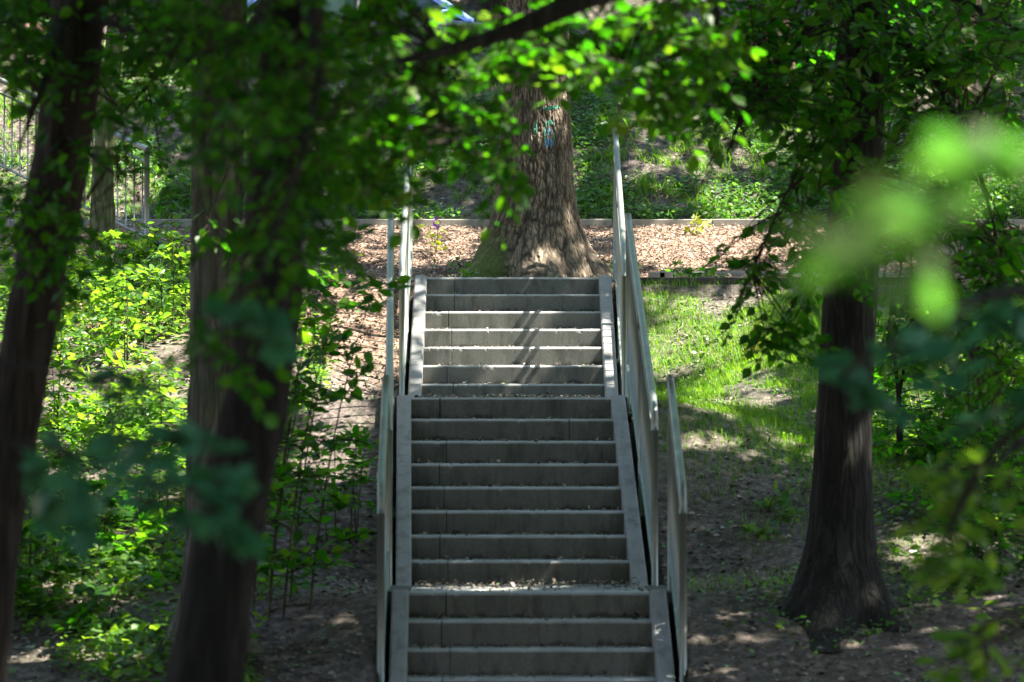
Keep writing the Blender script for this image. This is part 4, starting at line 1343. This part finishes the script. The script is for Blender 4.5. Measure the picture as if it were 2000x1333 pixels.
# low undergrowth left of the stairs and at the right edge
mb = MB()
n = 34000
x = np.concatenate([R.uniform(-4.9, -1.5, n), R.uniform(2.2, 4.6, n // 3)]); y = np.concatenate([R.uniform(21.0, 33.6, n), R.uniform(23.6, 31, n // 3)])
den = np.where(x < 0, sstep(.42, .56, fbm(x * 1.0, y * 1.0, 91, 4) + .10 * sstep(-1.9, -2.6, x)) * sstep(21.5, 22.6, y), sstep(.5, .64, fbm(x, y, 95, 4)) * sstep(2.3, 3.0, x))
k = R.uniform(0, 1, len(x)) < den; x, y = x[k], y[k]; q = len(x)
D = R.normal(0, 1, (q, 3)) * (1, 1, .3); N = np.array([0, -.3, 1.]) + R.normal(0, .4, (q, 3))
leaves(mb, np.stack([x, y, gz(x, y) + R.uniform(.01, .30, q) * np.where(x < 0, fbm(x * .9, y * .9, 97, 2) * 1.6, .6)], -1), D, N, R.uniform(.045, .10, q) * np.where(R.uniform(0, 1, q) < .3, .6, 1), OVAL, R.uniform(.05, 1, q))
tag(mb.build('undergrowth', M['leaf_shrub']), 'low leafy undergrowth covering the soil under the trees', 'undergrowth', kind='stuff')

# wood chips
mb = MB()
n = 70000
x = R.uniform(-5.6, 5.6, n); y = R.uniform(30.8, 37.99, n)
keep = (y > 33.42) | ((x < axis_x(y) - .92) & (R.uniform(0, 1, n) < sstep(31.0, 32.8, y + .8 * (fbm(x * 1.5, y * 1.5, 3) - .5))))
keep &= ~((np.abs(x - .03) < .95) & (y < 33.9) & (R.uniform(0, 1, n) < .8))
keep &= np.hypot(x - .19, y - 34.45) > .45
keep &= R.uniform(0, 1, n) < np.where(y > 33.4, 1 - .45 * sstep(.5, .68, fbm(x * 1.1, y * 2, 121, 3)), .8)
x, y = x[keep], y[keep]; q = len(x)
L_ = R.uniform(.012, .036, q) * np.where(R.uniform(0, 1, q) < .12, 1.9, 1); W_ = R.uniform(.007, .017, q); T_ = R.uniform(.003, .007, q)
yaw = R.uniform(0, 2 * math.pi, q); tilt = R.normal(0, .32, q)
ax = np.stack([np.cos(yaw) * np.cos(tilt), np.sin(yaw) * np.cos(tilt), np.sin(tilt)], -1)
up = np.array([0, -.15, 1.]) + R.normal(0, .28, (q, 3)); by = np.cross(up, ax); by /= np.linalg.norm(by, axis=1)[:, None]; cz = np.cross(ax, by)
c = np.stack([x, y, gz(x, y) + R.uniform(0, .028, q)], -1)
sg = np.array([[sx, sy, sz] for sz in (-1, 1) for sy in (-1, 1) for sx in (-1, 1)]) * .5
V = c[:, None] + sg[None, :, 0, None] * (L_[:, None] * ax)[:, None] + sg[None, :, 1, None] * (W_[:, None] * by)[:, None] + sg[None, :, 2, None] * (T_[:, None] * cz)[:, None]
fb = np.array([[0, 2, 3, 1], [4, 5, 7, 6], [0, 1, 5, 4], [2, 6, 7, 3], [0, 4, 6, 2], [1, 3, 7, 5]])
mb.add(V.reshape(-1, 3), [(np.arange(q)[:, None, None] * 8 + fb[None]).reshape(-1, 4)], np.repeat(np.clip(R.beta(1.5, 1.9, q) + .5 * (fbm(x * .9, y * 1.6, 111, 3) - .5) - .22 * (y < 33.4), 0, 1), 8))
tag(mb.build('wood_chips', M['chip']), 'reddish brown wood chips spread around the thick trunk', 'wood chips', kind='stuff')

# dead leaves and crumbs on the soil, the hillside and the treads
mb = MB()
n = 75000
x = R.uniform(-5.4, 5.4, n); y = R.uniform(20.5, 33.3, n)
k = (np.abs(x - axis_x(y)) > .95) & (R.uniform(0, 1, n) < sstep(.3, .6, fbm(x, y, 15, 3)) * .75 + .15)
x1, y1 = x[k], y[k]
n = 16000
x = R.uniform(-5.4, 5.4, n); y = R.uniform(38.1, 42.4, n)
x = np.concatenate([x1, x]); y = np.concatenate([y1, y]); q = len(x)
D = R.normal(0, 1, (q, 3)) * (1, 1, .25); N = np.array([0, -.3, 1.]) + R.normal(0, .35, (q, 3))
leaves(mb, np.stack([x, y, gz(x, y) + .006], -1), D, N, R.uniform(.015, .06, q), OVAL, R.uniform(0, 1, q))
tag(mb.build('leaf_litter', M['litter']), 'dry leaves and crumbs lying over the dark soil', 'leaf litter', kind='stuff')
mb = MB()
for _ in range(1100):
    x_ = R.uniform(-5, 5); y_ = R.choice([R.uniform(21.5, 33.3), R.uniform(38.2, 42.2)])
    if abs(x_ - axis_x(y_)) < 1.0 and y_ < 34: continue
    a_ = R.uniform(0, 6.28); l_ = R.uniform(.05, .28); q_ = np.linspace(-.5, .5, 5)
    xs_ = x_ + math.cos(a_) * l_ * q_ + R.normal(0, .008, 5); ys_ = y_ + math.sin(a_) * l_ * q_ + R.normal(0, .008, 5)
    mb.tube(np.stack([xs_, ys_, ground(xs_, ys_) + R.uniform(.004, .025)], -1), R.uniform(.002, .006), 4, R.uniform(0, .8))
tag(mb.build('fallen_twigs', M['deadwood']), 'small fallen twigs scattered over the soil', 'twigs', kind='stuff')
mb = MB()
for cx_, cy_, r0_, n_ in ((2.06, 24.0, .42, 260), (.2, 34.45, .72, 160)):
    a_ = R.uniform(0, 6.28, n_); r_ = r0_ + R.exponential(.12, n_)
    x = cx_ + np.cos(a_) * r_; y = cy_ + np.sin(a_) * r_
    k = ~((np.abs(x) < .95) & (y < 34.0) & (y > 30)); x, y = x[k], y[k]; q = len(x)
    leaves(mb, np.stack([x, y, gz(x, y) + R.uniform(.01, .09, q)], -1), R.normal(0, 1, (q, 3)) * (1, 1, .4), np.array([0, -.3, 1.]) + R.normal(0, .4, (q, 3)), R.uniform(.02, .06, q), OVAL, R.uniform(0, 1, q))
n_ = 7000
x = R.uniform(1.0, 4.8, n_); y = R.uniform(26.5, 33.2, n_)
k = R.uniform(0, 1, n_) < sstep(.50, .66, fbm(x * 2.2, y * 2.2, 131, 3)) * sstep(27, 29, y); x, y = x[k], y[k]; q = len(x)
leaves(mb, np.stack([x, y, gz(x, y) + R.uniform(.01, .06, q)], -1), R.normal(0, 1, (q, 3)) * (1, 1, .4), np.array([0, -.3, 1.]) + R.normal(0, .4, (q, 3)), R.uniform(.015, .045, q), OVAL, R.uniform(0, 1, q))
tag(mb.build('rooted_weeds', M['weed']), 'little weeds in the grass and round the feet of the two big trunks', 'weeds', kind='stuff')
mb = MB()
for j, (fl, dd, z) in enumerate(steps):
    dp = L1 if j == 7 else (L2 if j == 15 else (.45 if j == 0 else T))
    q = int(110 + 190 * (j > 6)) * (3 if j in (7, 15, 0) else 1)
    hw = FX[fl][1]
    x = flight_x(fl, dd) + R.uniform(-hw + .02, hw - .02, q); y = dd + dp * (1 - R.beta(1.2, 2.2, q)) - .008
    s_ = R.uniform(.006, .022, q)
    leaves(mb, np.stack([x, y, z + (y - dd) * .022 + s_ * .15 + .003], -1), R.normal(0, 1, (q, 3)) * (1, 1, .5), np.array([0, -.3, 1.]) + R.normal(0, .5, (q, 3)), s_ * R.choice([1, 1, 1, 2.2], q), OVAL, R.uniform(0, .95, q))
tag(mb.build('tread_crumbs', M['litter']), 'crumbs and bits of leaf lying on the treads', 'debris', kind='stuff')
mb = MB(); n = 5000
x = R.uniform(-.72, .8, n); y = R.uniform(33.42, 34.05, n)
leaves(mb, np.stack([x, y, gz(x, y) + .02], -1), R.normal(0, 1, (n, 3)), R.normal(0, .5, (n, 3)) + (0, 0, 1), R.uniform(.01, .028, n), OVAL, R.uniform(0, 1, n))
tag(mb.build('gravel', M['grit']), 'grey gravel behind the top step', 'gravel', kind='stuff')


# ------------------------------------------------------------------ dead branches, boulder, scrap
def deadbranch(label, pts, r, d_=None):
    P = []
    for px, py in pts:
        g_ = gpoint(px, py); g_[2] += r * .8; P.append(g_)
    P = smooth_line(P, 6)
    P += R.normal(0, r * .35, P.shape)
    mb = MB(); mb.tube(P, np.linspace(r, r * .5, len(P)), 8)
    k = len(P) // 2
    e = P[k] + np.array([.12, .1, .06]); mb.tube(np.array([P[k], (P[k] + e) / 2 + (0, 0, .02), e]), [r * .6, r * .45, r * .3], 6)
    tag(mb.build('dead_branch', M['deadwood'], None, True), label, 'branch', 'dead branches on the ground')


deadbranch('pale dead branch in the sunny left clearing, left of the grey trunk', [(250, 685), (285, 655), (335, 640), (372, 655)], .018)
deadbranch('grey dead branch right of the foot of the leaning trunk', [(505, 1212), (545, 1190), (610, 1182)], .016)
deadbranch('dead branch lying across the lower left corner ground', [(170, 1268), (250, 1245), (340, 1235)], .018)
deadbranch('thin dead branch in the shade left of the leaning trunk', [(290, 1190), (330, 1178), (350, 1172)], .012)


def boulder(px, py, d_, wpx, hpx, label, col):
    c = at(px, py, d_); w = wpx / F * d_ / 2; h = hpx / F * d_ / 2
    u = np.linspace(0, 2 * math.pi, 40, endpoint=False); v = np.linspace(.05, math.pi - .05, 22)
    U, W = np.meshgrid(u, v)
    n = np.stack([np.cos(U) * np.sin(W), np.sin(U) * np.sin(W), np.cos(W)], -1)
    rr = 1 + .35 * (fbm(n[..., 0] * 1.6 + 5 + px, n[..., 1] * 1.6 + n[..., 2] * 1.3 + py, 3, 4) - .5)
    # keep the seam closed
    rr = (rr + rr[:, ::-1]) / 2
    V = c + n * rr[..., None] * np.array([w, w * .8, h])
    i = np.arange(21)[:, None] * 40; j = np.arange(40)[None]; k = (j + 1) % 40
    mb = MB(); mb.add(V.reshape(-1, 3), [np.stack([i + j, i + k, i + 40 + k, i + 40 + j], -1).reshape(-1, 4), np.arange(40)[None, ::-1], (21 * 40 + np.arange(40))[None]])
    t = NT('stone'); vv = t.coord()
    t.base(t.mix(t.noise(vv, 9, 5), col, tuple(q * .45 for q in col)), .9); t.bump(t.noise(vv, 25, 5), .6, .02)
    tag(mb.build('boulder', t.m, None, True), label, 'boulder')


boulder(1440, 143, 40.9, 44, 34, 'brown boulder on the hillside right of centre', (.30, .20, .12))
boulder(62, 58, 42.0, 62, 30, 'pinkish stone lying at the crest in the top left corner', (.42, .24, .19))
g = gpoint(1712, 878)
mb = MB()
for k in range(5):
    a = R.uniform(0, 6.28); q = np.linspace(-1, 1, 6); X_, Y_ = np.meshgrid(q, q)
    V = np.stack([g[0] + .03 * X_ + R.normal(0, .02), g[1] + .03 * Y_ + 0 * X_ + R.normal(0, .02), g[2] + .035 + .03 * (fbm(X_ * 2 + k * 9, Y_ * 2, 3, 3) - .3)], -1)
    i = (np.arange(5)[:, None] * 6 + np.arange(5)[None]).ravel()
    mb.add(V.reshape(-1, 3), [np.stack([i, i + 1, i + 7, i + 6], -1)])
tag(mb.build('plastic_scrap', NT('blue plastic').base((.05, .22, .45), .4)), 'crumpled blue plastic scrap right of the flared tree', 'litter')


# ------------------------------------------------------------------ parked car above the wall
def car():
    x1 = at(925, 40, 45.6)[0]
    fx = x1 + 1.1; rd = 4.45; Yc = 45.6; wd = .86
    rt = empty('parked_car', (fx - 2.1, Yc + wd, rd), 'pale blue car parked on the road above the hillside wall', 'car')
    paint = NT('blue car paint'); paint.base((.22, .33, .66), .22, .35); paint.b.inputs['Coat Weight'].default_value = .8; paint = paint.m
    glass = NT('car glass').base((.02, .035, .03), .05, 0, .8)
    black = NT('tyre rubber').base((.015, .015, .015), .7); rim = NT('wheel rim').base((.5, .5, .52), .3, .9)
    low = np.array([(0, .32), (.02, .62), (-.10, .72), (-.55, .84), (-1.05, .93), (-1.35, .95), (-3.60, .98), (-4.05, .95), (-4.2, .80), (-4.22, .34), (-3.7, .22), (-.5, .22)])
    mb = MB(); V = []
    for q, ins in ((0, .06), (.04, .015), (.12, 0), (2 * wd - .12, 0), (2 * wd - .04, .015), (2 * wd, .06)):
        c = low.mean(0); p = c + (low - c) * (1 - ins * np.array([.25, .5]))
        V.append(np.column_stack([fx + p[:, 0], np.full(len(p), Yc + q), rd + p[:, 1]]))
    m = len(low); j = np.arange(m); k = (j + 1) % m
    mb.add(np.concatenate(V), [np.concatenate([np.stack([a * m + j, a * m + k, (a + 1) * m + k, (a + 1) * m + j], -1) for a in range(5)]), j[None], (5 * m + j)[None, ::-1]])
    mb.build('body', paint, rt, True)
    # pillars and roof: outline of the glasshouse
    top = [(-1.12, .93), (-2.0, 1.46), (-2.9, 1.50), (-3.55, 1.36), (-4.0, .97)]
    def side(y): return [np.array([fx + a, y, rd + e]) for a, e in top]
    for y0 in (Yc + .07, Yc + 2 * wd - .07):
        p = side(y0)
        sh = 1 if y0 < Yc + wd else -1
        p = [q + np.array([0, sh * .10 * (q[2] - rd - .93) / .5, 0]) for q in p]
        mb = MB(); mb.tube(smooth_line(p, 6), .048, 8); mb.build('roof_pillar', paint, rt, True)
        mb = MB(); mb.tube(np.array([p[1] * .45 + p[2] * .55, np.array([fx - 2.5, y0, rd + .95])]), .035, 8); mb.build('door_pillar', black, rt, True)
        pv = np.array([q + np.array([0, sh * .02, 0]) for q in p]); mb = MB(); mb.add(pv, [np.arange(5)[None]]); mb.build('side_window', glass, rt)
    a, b_ = [np.array(side(y)) for y in (Yc + .16, Yc + 2 * wd - .16)]
    for nm, u, w, mt in (('windscreen', 0, 1, glass), ('roof', 1, 2, paint), ('roof', 2, 3, paint), ('rear_window', 3, 4, glass)):
        mb = MB(); lo_ = [a[u], a[w], b_[w], b_[u]]
        nn = unit(np.cross(a[w] - a[u], b_[u] - a[u])); nn = nn if nn[2] > 0 else -nn
        mb.add(np.array(lo_ + [q - nn * .02 for q in lo_]) + nn * .03, [[[0, 1, 2, 3], [7, 6, 5, 4], [0, 4, 5, 1], [1, 5, 6, 2], [2, 6, 7, 3], [3, 7, 4, 0]]])
        mb.build(nm, mt, rt)
    for wx in (-.78, -3.42):
        for wy in (Yc - .005, Yc + 2 * wd - .195):
            c = np.array([fx + wx, wy, rd + .31])
            mb = MB(); mb.tube(np.array([c, c + (0, .03, 0), c + (0, .17, 0), c + (0, .2, 0)]), [.28, .31, .31, .28], 28); w_ = mb.build('wheel', black, rt, True)
            mb = MB(); o_ = -.004 if wy < Yc + .5 else .184
            mb.tube(np.array([c + (0, o_, 0), c + (0, o_ + .02, 0)]), [.17, .19], 20); mb.build('rim', rim, w_, True)
    for y0 in (Yc + .1, Yc + 2 * wd - .42):
        mb = MB(); mb.box((fx - .14, y0, rd + .58), (fx + .012, y0 + .32, rd + .69), bev=.02); mb.build('headlight', NT('lamp glass').base((.7, .72, .75), .1), rt)
        mb = MB(); mb.box((fx - 4.235, y0, rd + .68), (fx - 4.1, y0 + .3, rd + .84), bev=.02); mb.build('taillight', NT('tail lamp').base((.4, .02, .02), .2), rt)
    for q in (-1.9, -2.95):
        mb = MB(); mb.tube(np.array([[fx + q - .1, Yc - .015, rd + .80], [fx + q - .05, Yc - .035, rd + .805], [fx + q + .05, Yc - .035, rd + .805], [fx + q + .1, Yc - .015, rd + .80]]), .012, 8); mb.build('door_handle', paint, rt, True)
    mb = MB(); mb.box((fx - 1.5, Yc - .16, rd + .93), (fx - 1.36, Yc + .02, rd + 1.06), bev=.03); mb.build('wing_mirror', paint, rt)


car()
